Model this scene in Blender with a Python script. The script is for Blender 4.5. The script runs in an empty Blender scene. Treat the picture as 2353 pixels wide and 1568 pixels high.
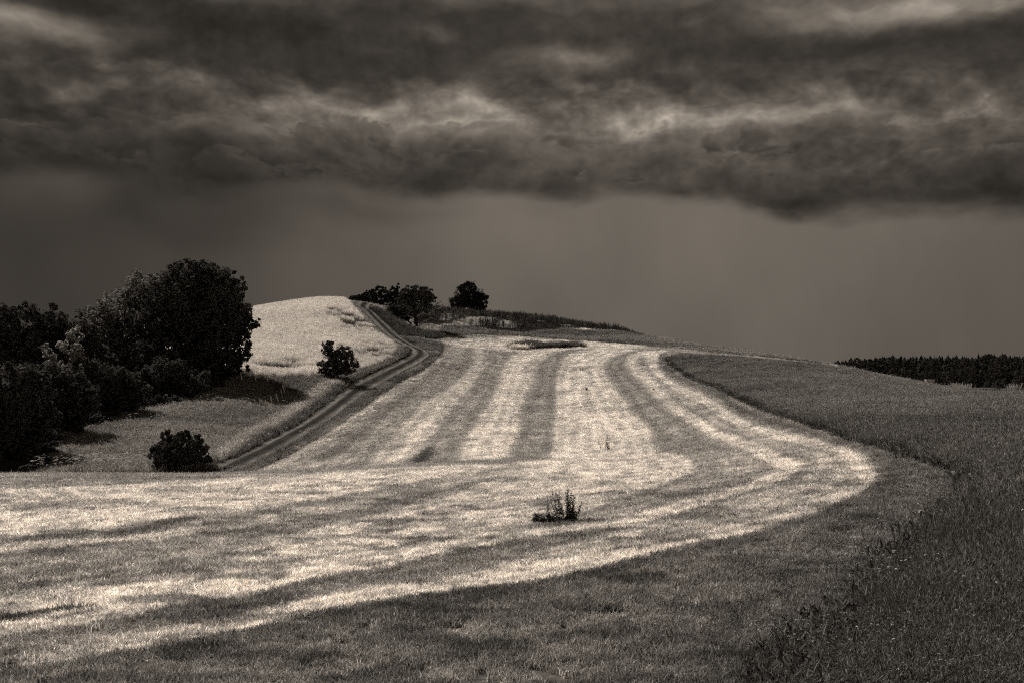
import bpy, bmesh, random
import math
import numpy as np


# ------------------------------------------------------------------ camera geometry
CAM = np.array((0.0, 0.0, 1.75))
LENS = 35.0
UW, UH = 2352.0, 1568.0              # survey units the points below were measured in
FPX = UW * LENS / 36.0
PITCH = math.atan((868.0 - UH / 2) / FPX)   # the eye level lies below the middle: the camera looks up a little


def ray(px, py):
    """direction through a measured point, scaled so that its forward (Y) component is 1"""
    cx, cy = (px - UW / 2) / FPX, (UH / 2 - py) / FPX
    y = math.cos(PITCH) - cy * math.sin(PITCH)
    z = math.sin(PITCH) + cy * math.cos(PITCH)
    return np.array((cx / y, 1.0, z / y))


def at(px, py, depth):
    return CAM + ray(px, py) * depth


# ------------------------------------------------------------------ the lie of the land: surveyed points (x, y, forward distance)
SURVEY = [
    # foreground, near to far
    (0, 1568, 6.0), (600, 1568, 5.8), (1176, 1568, 5.7), (1800, 1568, 5.7), (2352, 1568, 5.7),
    (0, 1420, 8.6), (600, 1400, 8.6), (1176, 1390, 8.3), (1800, 1390, 8.0), (2352, 1390, 7.8),
    (0, 1260, 14.5), (600, 1240, 15), (1176, 1230, 14.6), (1800, 1230, 12.2), (2352, 1230, 11.2),
    (0, 1160, 22), (600, 1140, 24), (1176, 1130, 25), (1500, 1130, 21), (1900, 1130, 18), (2352, 1110, 16.5),
    # the brow on the left and what lies behind it
    (0, 1099, 31), (250, 1096, 33), (500, 1092, 35), (750, 1083, 37), (950, 1070, 39), (1080, 1064, 41),
    (1250, 1052, 44), (1400, 1048, 43), (1600, 1048, 36), (1850, 1045, 29), (2100, 1030, 25), (2352, 1020, 27),
    (0, 1099.5, 44), (250, 1099, 45), (500, 1097, 47), (750, 1090, 49), (950, 1074, 49),
    (60, 1086, 62), (300, 1088, 60), (420, 1086, 60), (505, 1089, 58), (640, 1078, 60), (800, 1066, 60), (960, 1050, 60),
    (1080, 1044, 58), (1250, 1030, 60), (1450, 1010, 60), (1650, 985, 55), (1850, 965, 45), (2100, 950, 44), (2352, 945, 50),
    # mid distance
    (130, 1020, 72), (250, 960, 85), (400, 920, 97), (530, 876, 110), (700, 985, 85), (600, 960, 92), (450, 1000, 78),
    (850, 880, 118), (800, 1000, 78), (950, 920, 102), (1100, 950, 92), (1250, 950, 94), (1400, 950, 88), (1550, 930, 80),
    (1650, 890, 88), (1800, 935, 62), (1950, 905, 80), (2150, 905, 80), (2352, 908, 80),
    (560, 858, 114), (740, 860, 116), (700, 900, 108), (935, 830, 140), (975, 810, 150), (925, 785, 160),
    (1100, 870, 132), (1280, 870, 134), (1450, 860, 132), (1530, 822, 150), (1650, 835, 140), (1800, 850, 130), (1950, 862, 125),
    (2100, 885, 118), (2250, 905, 110), (2352, 908, 105),
    # hill
    (700, 780, 148), (850, 775, 158), (600, 790, 140), (880, 745, 178), (1000, 800, 165), (1100, 800, 176), (1250, 806, 176), (1400, 800, 180),
    (560, 726, 178), (640, 708, 188), (780, 694, 196), (830, 705, 197), (870, 702, 212), (1000, 772, 192), (1100, 768, 205), (1250, 778, 206), (1400, 784, 204), (1530, 796, 196),
    (960, 752, 204), (1000, 718, 232), (1100, 726, 245), (1120, 748, 224), (1250, 738, 245), (1300, 764, 224), (1400, 760, 240),
    (1470, 772, 230), (1560, 787, 220), (1700, 808, 195), (1900, 840, 170), (2100, 880, 140), (2250, 907, 118),
    (400, 760, 170), (200, 800, 160), (0, 830, 160), (-300, 900, 120), (-600, 1000, 90), (-300, 1110, 45), (-600, 1120, 40),
    (2700, 912, 100), (3000, 912, 90), (2700, 1000, 32), (3000, 1100, 16),
]
BEYOND = [(-35, 300, 4), (-20, 300, 10), (-10, 300, 12), (0, 310, 13), (8, 310, 8), (14, 300, 0), (20, 280, -6), (30, 260, -6), (38, 260, -6),
          (-35, 480, -4), (-15, 480, -2), (0, 480, -3), (15, 480, -11), (35, 480, -11),
          (-35, 900, -14), (0, 900, -14), (35, 900, -14), (-35, 1800, -16), (0, 1800, -16), (35, 1800, -16),
          (-35, 3.0, 0.0), (0, 3.0, 0.0), (35, 3.0, 0.0), (-35, 1.5, 0), (35, 1.5, 0)]


def _tps(d2):
    return 0.5 * d2 * np.log(d2 + 1e-12)


def _fit():
    th, lr, zz = [], [], []
    for px, py, d in SURVEY:
        p = at(px, py, d)
        th.append(math.atan2(p[0], p[1])); lr.append(math.log(math.hypot(p[0], p[1]))); zz.append(p[2])
    for a, r, z in BEYOND:
        th.append(math.radians(a)); lr.append(math.log(r)); zz.append(z)
    P = np.array((np.array(th) * 2.2, np.array(lr))).T
    zz = np.array(zz)
    n = len(P)
    d2 = ((P[:, None] - P[None]) ** 2).sum(2)
    reg = 0.00015
    A = np.zeros((n + 3, n + 3))
    A[:n, :n] = _tps(d2) + np.eye(n) * reg
    A[:n, n] = 1; A[:n, n + 1:] = P
    A[n:, :n] = A[:n, n:].T
    w = np.linalg.solve(A, np.concatenate((zz, np.zeros(3))))
    return P, w


_P, _W = _fit()


def height(x, y):
    """ground height at world x, y (arrays)"""
    x = np.asarray(x, float); y = np.asarray(y, float)
    shp = x.shape
    x = x.ravel(); y = y.ravel()
    r = np.maximum(np.hypot(x, y), 1.0)
    t = np.arctan2(x, y)
    lim = math.radians(42)
    tc = np.clip(t, -lim, lim)
    out = np.empty(len(x))
    for i in range(0, len(x), 20000):
        q = np.array((tc[i:i + 20000] * 2.2, np.log(r[i:i + 20000]))).T
        d2 = ((q[:, None] - _P[None]) ** 2).sum(2)
        out[i:i + 20000] = _tps(d2) @ _W[:-3] + _W[-3] + q @ _W[-2:]
    wide = np.clip((np.abs(t) - lim) / math.radians(60), 0, 1)
    wide = wide * wide * (3 - 2 * wide)
    far = -14 * np.clip((r - 60) / 500, 0, 1)
    out = out * (1 - wide) + far * wide
    return out.reshape(shp)


_steps = np.concatenate((np.geomspace(3.5, 60, 260), np.geomspace(60.4, 420, 420)))


def ground_at(px, py):
    """where the sight line through a measured point meets the ground"""
    d = ray(px, py)
    z = CAM[2] + d[2] * _steps
    g = height(d[0] * _steps, _steps)
    below = np.nonzero(z < g)[0]
    if len(below) == 0:
        k = int(np.argmin(z - g)); t = _steps[k]
    else:
        k = below[0]
        if k == 0:
            t = _steps[0]
        else:
            a, b = z[k - 1] - g[k - 1], z[k] - g[k]
            t = _steps[k - 1] + (_steps[k] - _steps[k - 1]) * a / (a - b)
    x, y = d[0] * t, t
    return np.array((x, y, float(height(np.array([x]), np.array([y]))[0])))

# ------------------------------------------------------------------ camera, sky, sun, exposure
scene = bpy.context.scene
COL = scene.collection
cam_data = bpy.data.cameras.new('camera')
cam_data.lens = LENS
cam_data.sensor_width = 36.0
cam_data.clip_start = 0.1
cam_data.clip_end = 6000.0
cam = bpy.data.objects.new('camera', cam_data)
cam.location = CAM
cam.rotation_euler = (math.pi / 2 + PITCH, 0, 0)
COL.objects.link(cam)
scene.camera = cam

SUN_AZ, SUN_EL = math.radians(-47), math.radians(44)     # azimuth from +Y towards +X: behind the wood on the left
TINT = (1.0, 0.935, 0.855)                                # the warm toning of the print
SKYTINT = (1.0, 0.862, 0.715)


class Nodes:
    def __init__(self, tree):
        self.t = tree

    def new(self, kind, **kw):
        n = self.t.nodes.new(kind)
        for k, v in kw.items():
            setattr(n, k, v)
        return n

    def put(self, sock, v):
        if isinstance(v, bpy.types.NodeSocket):
            self.t.links.new(v, sock)
        elif v is not None:
            sock.default_value = v

    def m(self, op, a, b=None, c=None, clamp=False):
        n = self.new('ShaderNodeMath', operation=op, use_clamp=clamp)
        for i, v in enumerate((a, b, c)):
            if v is not None:
                self.put(n.inputs[i], v)
        return n.outputs[0]

    def xyz(self, x, y, z=0.0):
        n = self.new('ShaderNodeCombineXYZ')
        for i, v in enumerate((x, y, z)):
            self.put(n.inputs[i], v)
        return n.outputs[0]

    def noise(self, vec, scale, detail=4.0, rough=0.55, color=False, lac=2.0):
        n = self.new('ShaderNodeTexNoise')
        n.inputs['Scale'].default_value = scale
        n.inputs['Detail'].default_value = detail
        n.inputs['Roughness'].default_value = rough
        n.inputs['Lacunarity'].default_value = lac
        self.put(n.inputs['Vector'], vec)
        return n.outputs['Color'] if color else n.outputs[0]

    def ramp(self, fac, stops, mode='EASE'):
        n = self.new('ShaderNodeValToRGB')
        cr = n.color_ramp
        cr.interpolation = mode
        while len(cr.elements) < len(stops):
            cr.elements.new(0.5)
        for e, (p, v) in zip(cr.elements, stops):
            e.position = p
            e.color = (v, v, v, 1)
        self.put(n.inputs[0], fac)
        return n.outputs[0]

    def tint(self, val, tint):
        n = self.new('ShaderNodeVectorMath', operation='SCALE')
        n.inputs[0].default_value = tint
        self.put(n.inputs['Scale'], val)
        return n.outputs[0]


def uv_of(x, y):
    u = math.atan((x - UW / 2) / FPX)
    return u, math.atan((868.0 - y) / FPX * math.cos(u))


def build_world():
    world = bpy.data.worlds.new('World')
    scene.world = world
    world.use_nodes = True
    t = world.node_tree
    t.nodes.clear()
    N = Nodes(t)
    co = N.new('ShaderNodeTexCoord').outputs['Generated']
    sep = N.new('ShaderNodeSeparateXYZ')
    t.links.new(co, sep.inputs[0])
    X, Y, Z = sep.outputs
    u = N.m('ARCTAN2', X, Y)
    v = N.m('ARCSINE', Z)
    # cloud space: azimuth and elevation, flattened, then stirred by turbulence
    p0 = N.xyz(N.m('MULTIPLY', u, 1.0), N.m('MULTIPLY', v, 1.9), 3.7)
    w1 = N.new('ShaderNodeSeparateXYZ')
    t.links.new(N.noise(p0, 7.0, 4.0, 0.5, color=True), w1.inputs[0])
    w2 = N.new('ShaderNodeSeparateXYZ')
    t.links.new(N.noise(p0, 30.0, 3.0, 0.5, color=True), w2.inputs[0])
    uu = N.m('ADD', u, N.m('ADD', N.m('MULTIPLY', N.m('SUBTRACT', w1.outputs[0], 0.5), 0.11),
                           N.m('MULTIPLY', N.m('SUBTRACT', w2.outputs[0], 0.5), 0.014)))
    vv = N.m('ADD', v, N.m('ADD', N.m('MULTIPLY', N.m('SUBTRACT', w1.outputs[1], 0.5), 0.060),
                           N.m('MULTIPLY', N.m('SUBTRACT', w2.outputs[1], 0.5), 0.011)))
    # underside of the cloud deck
    us = N.m('DIVIDE', N.m('ADD', uu, 0.6), 1.2, clamp=True)
    edge = [(-180, 400), (0, 385), (250, 410), (500, 440), (800, 430), (1000, 440), (1250, 440), (1420, 425), (1600, 450), (1850, 474), (2050, 472), (2352, 474), (2550, 460)]
    stops = [((uv_of(x, y)[0] + 0.6) / 1.2, uv_of(x, y)[1] * 2.0) for x, y in edge]
    base = N.m('MULTIPLY', N.ramp(us, stops), 0.5)
    h = N.m('SUBTRACT', vv, base)
    hs = N.m('DIVIDE', N.m('ADD', h, 0.10), 0.50, clamp=True)

    def H(dy):
        return (dy / FPX + 0.10) / 0.50
    deck = N.ramp(hs, [(H(-12), .046), (H(40), .040), (H(90), .070), (H(140), .105), (H(180), .115), (H(225), .080), (H(270), .050),
                       (H(340), .040), (H(385), .050), (H(415), .095), (H(460), .12), (1.0, .11)])
    # billows inside the deck, lit from above: brighter where the cloud thins upward
    um, vm = N.m('MULTIPLY_ADD', N.m('SUBTRACT', uu, u), 0.45, u), N.m('MULTIPLY_ADD', N.m('SUBTRACT', vv, v), 0.45, v)
    p1 = N.xyz(um, N.m('MULTIPLY', vm, 1.5), 9.1)
    p1b = N.xyz(N.m('ADD', um, 0.006), N.m('ADD', N.m('MULTIPLY', vm, 1.5), 0.020), 9.1)

    def puff(p, scale=9.0):
        n = N.new('ShaderNodeTexVoronoi', voronoi_dimensions='2D', feature='F1', normalize=True)
        n.inputs['Scale'].default_value = scale
        n.inputs['Detail'].default_value = 4.0
        n.inputs['Roughness'].default_value = 0.62
        N.put(n.inputs['Vector'], p)
        return n.outputs['Distance']
    heap1 = puff(p1)
    heap = N.m('SUBTRACT', puff(p1b), heap1)
    f1 = N.noise(p1, 13.0, 7.0, 0.54)
    f1b = N.noise(p1b, 13.0, 3.0, 0.48)
    p3 = N.xyz(u, N.m('MULTIPLY', vv, 3.2), 5.5)
    f3 = N.noise(p3, 5.0, 6.0, 0.58)
    relief = N.m('ADD', N.m('MULTIPLY', N.m('SUBTRACT', f1, f1b), 0.45), N.m('MULTIPLY', heap, 0.85))
    bill = N.m('ADD', N.m('MULTIPLY', N.m('SUBTRACT', f3, 0.5), 2.6), N.m('MULTIPLY', relief, 5.0))
    bill = N.m('ADD', bill, N.m('MULTIPLY', N.m('SUBTRACT', f1, 0.5), 1.1))
    zone = N.ramp(hs, [(H(-30), .35), (H(50), .6), (H(120), 1.0), (H(220), 1.0), (H(290), .62), (H(420), .5), (1.0, .6)])
    bill = N.m('MULTIPLY', bill, zone)
    deck = N.m('MULTIPLY', deck, N.m('POWER', 2.4, bill))
    # lit gaps and tufts, and darker masses
    def spots(items, U_, V_):
        acc = None
        for x, y, rx, ry, g in items:
            a, b = uv_of(x, y)
            du = N.m('MULTIPLY', N.m('SUBTRACT', U_, a), FPX / rx)
            dv = N.m('MULTIPLY', N.m('SUBTRACT', V_, b), FPX / ry)
            e = N.m('EXPONENT', N.m('MULTIPLY', N.m('MULTIPLY_ADD', du, du, N.m('MULTIPLY', dv, dv)), -1.0))
            acc = N.m('MULTIPLY_ADD', e, g, 0.0 if acc is None else acc)
        return acc
    lit = spots([(20, 40, 150, 34, .42), (2150, 4, 240, 30, .24), (205, 200, 55, 18, .17), (420, 200, 90, 26, .05),
                 (650, 265, 75, 55, 0.171), (840, 275, 90, 42, 0.202), (1050, 262, 90, 45, 0.155), (1160, 320, 40, 30, 0.078),
                 (1500, 262, 90, 30, 0.179), (1690, 285, 80, 20, 0.134), (1800, 270, 100, 24, 0.112), (1990, 292, 100, 22, 0.134), (2200, 250, 110, 24, 0.139), (2340, 300, 26, 20, 0.186),
                 (1390, 305, 110, 36, .09), (1290, 112, 110, 24, .08), (1000, 65, 80, 12, .04), (1480, 390, 120, 20, .03)], uu, vv)
    lit = N.m('MULTIPLY', lit, N.m('POWER', 3.0, N.m('MULTIPLY', bill, 0.7)))
    deck = N.m('ADD', deck, lit)
    # heaped clouds standing in front of the lit band, with crisp knobbly tops
    low = N.noise(N.xyz(u, 0.0, 2.2), 5.0, 2.0, 0.5)
    heap2 = puff(N.xyz(N.m('ADD', um, 3.3), N.m('MULTIPLY', vm, 1.25), 0.0), 15.0)
    for y0, amp, hp, wav, rim, body in ((345, 0.12, heap1, 0.050, .128, .040), (405, 0.080, heap2, 0.060, .072, .032)):
        d = N.m('SUBTRACT', N.m('ADD', uv_of(1176, y0)[1], N.m('MULTIPLY', N.m('SUBTRACT', low if y0 < 300 else f3, 0.5), wav * 2)), v)
        d = N.m('ADD', d, N.m('MULTIPLY', N.m('SUBTRACT', 0.42, hp), amp))
        d = N.m('ADD', d, N.m('MULTIPLY', N.m('SUBTRACT', f1, 0.5), 0.05))
        mk = N.new('ShaderNodeMapRange', interpolation_type='SMOOTHSTEP')
        t.links.new(d, mk.inputs[0])
        mk.inputs[1].default_value = -0.003
        mk.inputs[2].default_value = 0.006
        shade = N.ramp(N.m('MULTIPLY', d, 10.0, clamp=True), [(0.0, rim), (.16, rim * .72), (.45, body), (1.0, body * .85)])
        shade = N.m('MULTIPLY', shade, N.m('POWER', 2.2, N.m('MULTIPLY', bill, 1.05)))
        inv = N.m('SUBTRACT', 1.0, mk.outputs[0])
        deck = N.m('ADD', N.m('MULTIPLY', deck, inv), N.m('MULTIPLY', shade, mk.outputs[0]))
    # rain curtain under the deck
    p2 = N.xyz(N.m('MULTIPLY', u, 1.0), N.m('MULTIPLY', v, 0.55), 1.3)
    g1 = N.noise(p2, 6.0, 5.0, 0.55)
    rain = N.ramp(N.m('DIVIDE', N.m('ADD', v, 0.02), 0.24, clamp=True), [(0.0, .116), (.35, .130), (.70, .150), (1.0, .150)], 'LINEAR')
    rain = N.m('MULTIPLY', rain, N.m('ADD', 0.62, N.m('MULTIPLY', g1, 0.74)))
    murk = spots([(270, 455, 90, 60, .42), (560, 470, 150, 55, .36), (430, 540, 170, 40, .20), (60, 560, 150, 90, .20), (900, 480, 160, 26, .18), (760, 470, 70, 26, .15), (1250, 470, 60, 22, .10), (110, 425, 90, 35, -.22)], uu, vv)
    rain = N.m('MULTIPLY', rain, N.m('SUBTRACT', 1.0, murk))
    mr = N.new('ShaderNodeMapRange', interpolation_type='SMOOTHSTEP')
    t.links.new(h, mr.inputs[0])
    mr.inputs[1].default_value = -0.012
    mr.inputs[2].default_value = 0.012
    k = mr.outputs[0]
    lum = N.m('ADD', N.m('MULTIPLY', rain, N.m('SUBTRACT', 1.0, k)), N.m('MULTIPLY', deck, k))
    side = N.ramp(N.m('DIVIDE', N.m('ADD', u, 0.6), 1.2, clamp=True),
                  [(0.0, .28), (.10, .30), (.22, .40), (.36, .72), (.50, .98), (.68, 1.02), (.82, .92), (.90, .80), (1.0, .70)])
    # the darkness on the left belongs to the lower sky; the upper deck is lighter there
    up = N.m('MULTIPLY', N.m('SUBTRACT', v, 0.12), 2.2, clamp=True)
    side = N.m('ADD', N.m('MULTIPLY', side, N.m('SUBTRACT', 1.0, up)), N.m('MULTIPLY', up, N.m('ADD', 0.45, N.m('MULTIPLY', side, 0.55))))
    lum = N.m('MULTIPLY', lum, side)
    # daylight above the clouds, a little of which comes through everywhere
    sky = N.new('ShaderNodeTexSky', sky_type='NISHITA')
    sky.sun_disc = False
    sky.sun_elevation = SUN_EL
    sky.sun_rotation = SUN_AZ
    bw = N.new('ShaderNodeRGBToBW')
    t.links.new(sky.outputs[0], bw.inputs[0])
    day = N.m('MULTIPLY', bw.outputs[0], 0.012)
    total = N.m('ADD', N.m('MULTIPLY', lum, 10.0), day)
    bg = N.new('ShaderNodeBackground')
    bg.inputs['Strength'].default_value = 0.10
    t.links.new(N.tint(total, SKYTINT), bg.inputs['Color'])
    world.cycles.sampling_method = 'MANUAL'
    world.cycles.sample_map_resolution = 256
    out = N.new('ShaderNodeOutputWorld')
    t.links.new(bg.outputs[0], out.inputs[0])


build_world()
sun_data = bpy.data.lights.new('sun', 'SUN')
sun_data.energy = 5.0
sun_data.angle = math.radians(0.5)
sun_data.color = (1.0, 0.955, 0.91)
sun = bpy.data.objects.new('sun', sun_data)
sun.rotation_euler = (math.pi / 2 - SUN_EL, 0, math.pi - SUN_AZ)
sun.location = (-60, 80, 90)
COL.objects.link(sun)
vs = scene.view_settings
vs.view_transform = 'Standard'
vs.look = 'None'
vs.exposure = 0.0
vs.gamma = 1.0
vs.use_curve_mapping = False
scene.cycles.use_denoising = False
scene.cycles.use_adaptive_sampling = True
scene.cycles.adaptive_threshold = 0.03
scene.cycles.adaptive_min_samples = 12
scene.cycles.filter_width = 1.1
scene.cycles.max_bounces = 6
scene.cycles.diffuse_bounces = 3

# ------------------------------------------------------------------ helpers
RNG = np.random.default_rng(11)


def _hash(ix, iy, seed):
    n = (ix.astype(np.int64) * 374761393 + iy.astype(np.int64) * 668265263 + seed * 974634777) & 0xffffffff
    n = ((n ^ (n >> 13)) * 1274126177) & 0xffffffff
    return ((n ^ (n >> 16)) & 0xffff) / 65535.0


def vnoise(x, y, seed=0):
    ix, iy = np.floor(x), np.floor(y)
    fx, fy = x - ix, y - iy
    fx = fx * fx * (3 - 2 * fx); fy = fy * fy * (3 - 2 * fy)
    a = _hash(ix, iy, seed); b = _hash(ix + 1, iy, seed); c = _hash(ix, iy + 1, seed); d = _hash(ix + 1, iy + 1, seed)
    return a + (b - a) * fx + (c - a) * fy + (a - b - c + d) * fx * fy


def fbm(x, y, seed=0, octaves=4):
    s, a, t = 0.0, 1.0, 0.0
    for k in range(octaves):
        s = s + a * vnoise(x, y, seed + k * 17); t += a
        x = x * 2.03; y = y * 2.03; a *= 0.5
    return s / t


def obj(name, verts, faces, mat, parent=None, smooth=False, loc=None):
    me = bpy.data.meshes.new(name)
    me.from_pydata([tuple(v) for v in verts] if not isinstance(verts, list) else verts, [], faces)
    if smooth:
        me.polygons.foreach_set('use_smooth', [True] * len(me.polygons))
    if mat:
        me.materials.append(mat)
    o = bpy.data.objects.new(name, me)
    COL.objects.link(o)
    if loc is not None:
        o.location = loc
    if parent:
        o.parent = parent
    return o


def quads_obj(name, V, nv, mat, parent=None):
    """V: (n*nv, 3) array, consecutive nv vertices make one face"""
    n = len(V) // nv
    me = bpy.data.meshes.new(name)
    me.vertices.add(len(V)); me.vertices.foreach_set('co', np.asarray(V, np.float32).ravel())
    me.loops.add(len(V)); me.loops.foreach_set('vertex_index', np.arange(len(V), dtype=np.int32))
    me.polygons.add(n); me.polygons.foreach_set('loop_start', np.arange(0, len(V), nv, dtype=np.int32))
    me.update(calc_edges=True)
    me.materials.append(mat)
    o = bpy.data.objects.new(name, me)
    COL.objects.link(o)
    if parent:
        o.parent = parent
    return o


def tag(o, label=None, cat=None, group=None, kind=None):
    for k, v in (('label', label), ('category', cat), ('group', group), ('kind', kind)):
        if v:
            o[k] = v
    return o


def empty(name, loc, label, cat, group=None):
    o = bpy.data.objects.new(name, None)
    o.empty_display_size = 0.3
    COL.objects.link(o)
    o.location = loc
    return tag(o, label, cat, group)


def gpoly(pts):
    """a field boundary surveyed from the camera's stand, as ground plan x, y"""
    return np.array([ground_at(*p)[:2] if len(p) == 2 else at(p[0], 868, p[2])[:2] for p in pts])


def smooth_closed(P, n=2):
    for _ in range(n):
        Q = np.roll(P, -1, 0)
        P = np.stack((P * 0.75 + Q * 0.25, P * 0.25 + Q * 0.75), 1).reshape(-1, 2)
    return P


def signed_dist(P, x, y):
    """distance to the outline of polygon P, positive inside"""
    out = np.full(len(x), -1e3)
    pad = 12.0
    sel = np.nonzero((x > P[:, 0].min() - pad) & (x < P[:, 0].max() + pad) & (y > P[:, 1].min() - pad) & (y < P[:, 1].max() + pad))[0]
    if len(sel) == 0:
        return out
    X, Y = x[sel], y[sel]
    best = np.full(len(sel), 1e9); inside = np.zeros(len(sel), bool)
    Q = np.roll(P, -1, 0)
    for (ax, ay), (bx, by) in zip(P, Q):
        dx, dy = bx - ax, by - ay
        l2 = dx * dx + dy * dy + 1e-12
        tt = np.clip(((X - ax) * dx + (Y - ay) * dy) / l2, 0, 1)
        d2 = (X - ax - tt * dx) ** 2 + (Y - ay - tt * dy) ** 2
        best = np.minimum(best, d2)
        if ay != by:
            c = ((ay > Y) != (by > Y)) & (X < (bx - ax) * (Y - ay) / (by - ay) + ax)
            inside ^= c
    d = np.sqrt(best)
    out[sel] = np.where(inside, d, -d)
    return out


# ------------------------------------------------------------------ fields: plan outlines
TALL = gpoly([(1528, 822), (1540, 838), (1565, 855), (1610, 880), (1665, 903), (1720, 925), (1790, 955), (1850, 975), (1920, 1000), (2000, 1027),
              (2080, 1050), (2150, 1072), (2205, 1092), (2225, 1112), (2212, 1140), (2165, 1180), (2100, 1240), (2030, 1310), (1960, 1380), (1880, 1450),
              (1820, 1510), (1780, 1568), (1740, 1650), (2900, 1650), (3000, 1100), (3000, 905), (2700, 0, 130), (2352, 0, 125), (2250, 0, 128), (2150, 880),
              (2050, 864), (1930, 845), (1800, 829), (1650, 816), (1560, 812)])
LEFTM = gpoly([(60, 1089), (90, 1080), (130, 1022), (250, 962), (400, 922), (530, 872), (560, 864), (740, 866), (850, 848), (905, 824), (925, 812), (945, 822), (915, 842), (860, 868), (805, 905),
               (760, 940), (700, 980), (600, 1036), (510, 1084), (300, 1089)])
WHEAT = gpoly([(560, 862), (480, 0, 114), (330, 0, 128), (330, 0, 200), (560, 0, 205), (700, 0, 205), (790, 0, 204), (812, 712), (832, 733), (856, 756), (884, 780), (906, 797), (912, 810), (900, 824),
               (868, 840), (820, 854), (740, 866), (650, 870)])
VERGE = gpoly([(500, 1086), (600, 1030), (700, 976), (760, 935), (805, 898), (860, 862), (915, 836), (950, 815), (935, 795), (915, 805), (905, 825), (850, 850), (770, 880), (700, 935), (600, 1000), (480, 1065), (400, 1086)])
VERGE_R = gpoly([(520, 1090), (600, 1060), (680, 1018), (760, 965), (830, 915), (890, 872), (950, 846), (985, 822), (990, 808), (965, 797), (935, 784), (915, 775), (960, 778), (1010, 790), (1005, 815), (975, 842), (905, 880), (840, 930),
                 (770, 980), (690, 1030), (610, 1070), (570, 1088)])
PALEV = gpoly([(480, 1055), (560, 1005), (640, 955), (710, 905), (760, 878), (790, 880), (740, 915), (660, 970), (580, 1015), (500, 1068)])
BANK = gpoly([(838, 705), (855, 706), (885, 722), (925, 748), (960, 760), (1030, 768), (1000, 778), (925, 775), (905, 762), (880, 740), (850, 714)])
RIDGE = gpoly([(1005, 771), (1100, 768), (1190, 771), (1300, 780), (1400, 787), (1480, 793), (1560, 802), (1650, 812), (1800, 826), (1930, 842), (2050, 861), (2150, 877), (2250, 0, 132), (2100, 0, 160), (1900, 0, 190),
               (1700, 0, 215), (1560, 0, 240), (1470, 0, 255), (1400, 762), (1300, 757), (1200, 768), (1100, 756), (1020, 748)])
PATH = gpoly([(1900, 837), (2000, 850), (2100, 866), (2180, 880), (2240, 890), (2200, 887), (2100, 871), (2000, 855), (1900, 842)])
MAIZE = gpoly([(990, 742), (1060, 752), (1150, 760), (1200, 766), (1260, 758), (1330, 755), (1400, 760), (1462, 772), (1480, 0, 250), (1400, 0, 270), (1250, 0, 275), (1100, 0, 275), (1000, 0, 265), (900, 0, 235), (880, 712), (900, 728), (940, 742)])
GAPS = [gpoly(p) for p in ([(1008, 735), (1025, 718), (1060, 711), (1082, 716), (1055, 728), (1025, 738)],
                           [(1022, 749), (1045, 736), (1085, 727), (1135, 727), (1135, 744), (1080, 749)],
                           [(1135, 744), (1160, 735), (1188, 745), (1180, 755), (1150, 753)],
                           [(1220, 736), (1235, 731), (1252, 736), (1240, 739)], [(1288, 746), (1305, 741), (1320, 747), (1300, 750)],
                           [(1330, 757), (1350, 753), (1362, 759), (1345, 762)], [(925, 735), (940, 722), (950, 735), (940, 745)])]
_a, _b = ground_at(1172, 800)[:2], ground_at(1338, 796)[:2]
ISLAND = np.array([_a + (0, -1.0), _a + (1.5, -2.2), _a * .7 + _b * .3 + (0, -.9), _a * .35 + _b * .65 + (0, -.3), _b + (0, -.6), _b + (.3, 1.2), _a * .35 + _b * .65 + (0, 2.4), _a * .7 + _b * .3 + (0, 3.6), _a + (1.0, 2.6)])
WOOD = gpoly([(60, 1090), (88, 1082), (130, 1020), (250, 960), (400, 920), (530, 872), (545, 0, 122), (300, 0, 135), (0, 0, 140), (-500, 0, 120), (-700, 1000), (-500, 1105), (-200, 1100)])

# swaths left by the mower, painted in this order: (outline, tone, edge softness in metres at 20 m)
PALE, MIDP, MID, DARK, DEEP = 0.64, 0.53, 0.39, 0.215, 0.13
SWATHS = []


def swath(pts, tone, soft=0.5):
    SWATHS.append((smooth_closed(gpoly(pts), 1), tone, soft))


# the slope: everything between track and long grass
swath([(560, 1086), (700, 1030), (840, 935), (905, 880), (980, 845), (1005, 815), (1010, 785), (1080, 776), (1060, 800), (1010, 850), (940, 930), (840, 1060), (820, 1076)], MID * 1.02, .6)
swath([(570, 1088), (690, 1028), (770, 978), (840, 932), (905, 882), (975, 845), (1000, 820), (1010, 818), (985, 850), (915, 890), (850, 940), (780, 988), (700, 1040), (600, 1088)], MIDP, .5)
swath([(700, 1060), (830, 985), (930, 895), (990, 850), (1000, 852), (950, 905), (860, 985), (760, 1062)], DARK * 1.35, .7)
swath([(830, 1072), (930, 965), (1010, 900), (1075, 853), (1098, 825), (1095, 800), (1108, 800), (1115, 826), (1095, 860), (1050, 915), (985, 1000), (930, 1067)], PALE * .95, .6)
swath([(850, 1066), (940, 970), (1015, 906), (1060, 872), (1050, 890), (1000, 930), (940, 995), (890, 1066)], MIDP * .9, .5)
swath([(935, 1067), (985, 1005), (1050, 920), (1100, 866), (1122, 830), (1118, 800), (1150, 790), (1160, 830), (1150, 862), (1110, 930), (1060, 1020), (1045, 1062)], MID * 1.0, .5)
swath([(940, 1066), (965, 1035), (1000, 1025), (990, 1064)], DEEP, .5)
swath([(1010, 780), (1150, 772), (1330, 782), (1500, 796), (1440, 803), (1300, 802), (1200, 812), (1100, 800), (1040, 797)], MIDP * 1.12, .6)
swath([(1050, 1062), (1065, 1015), (1115, 930), (1155, 862), (1175, 830), (1205, 808), (1250, 800), (1330, 797), (1260, 815), (1232, 840), (1222, 870), (1205, 930), (1180, 1000), (1158, 1062)], PALE, .4)
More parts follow.
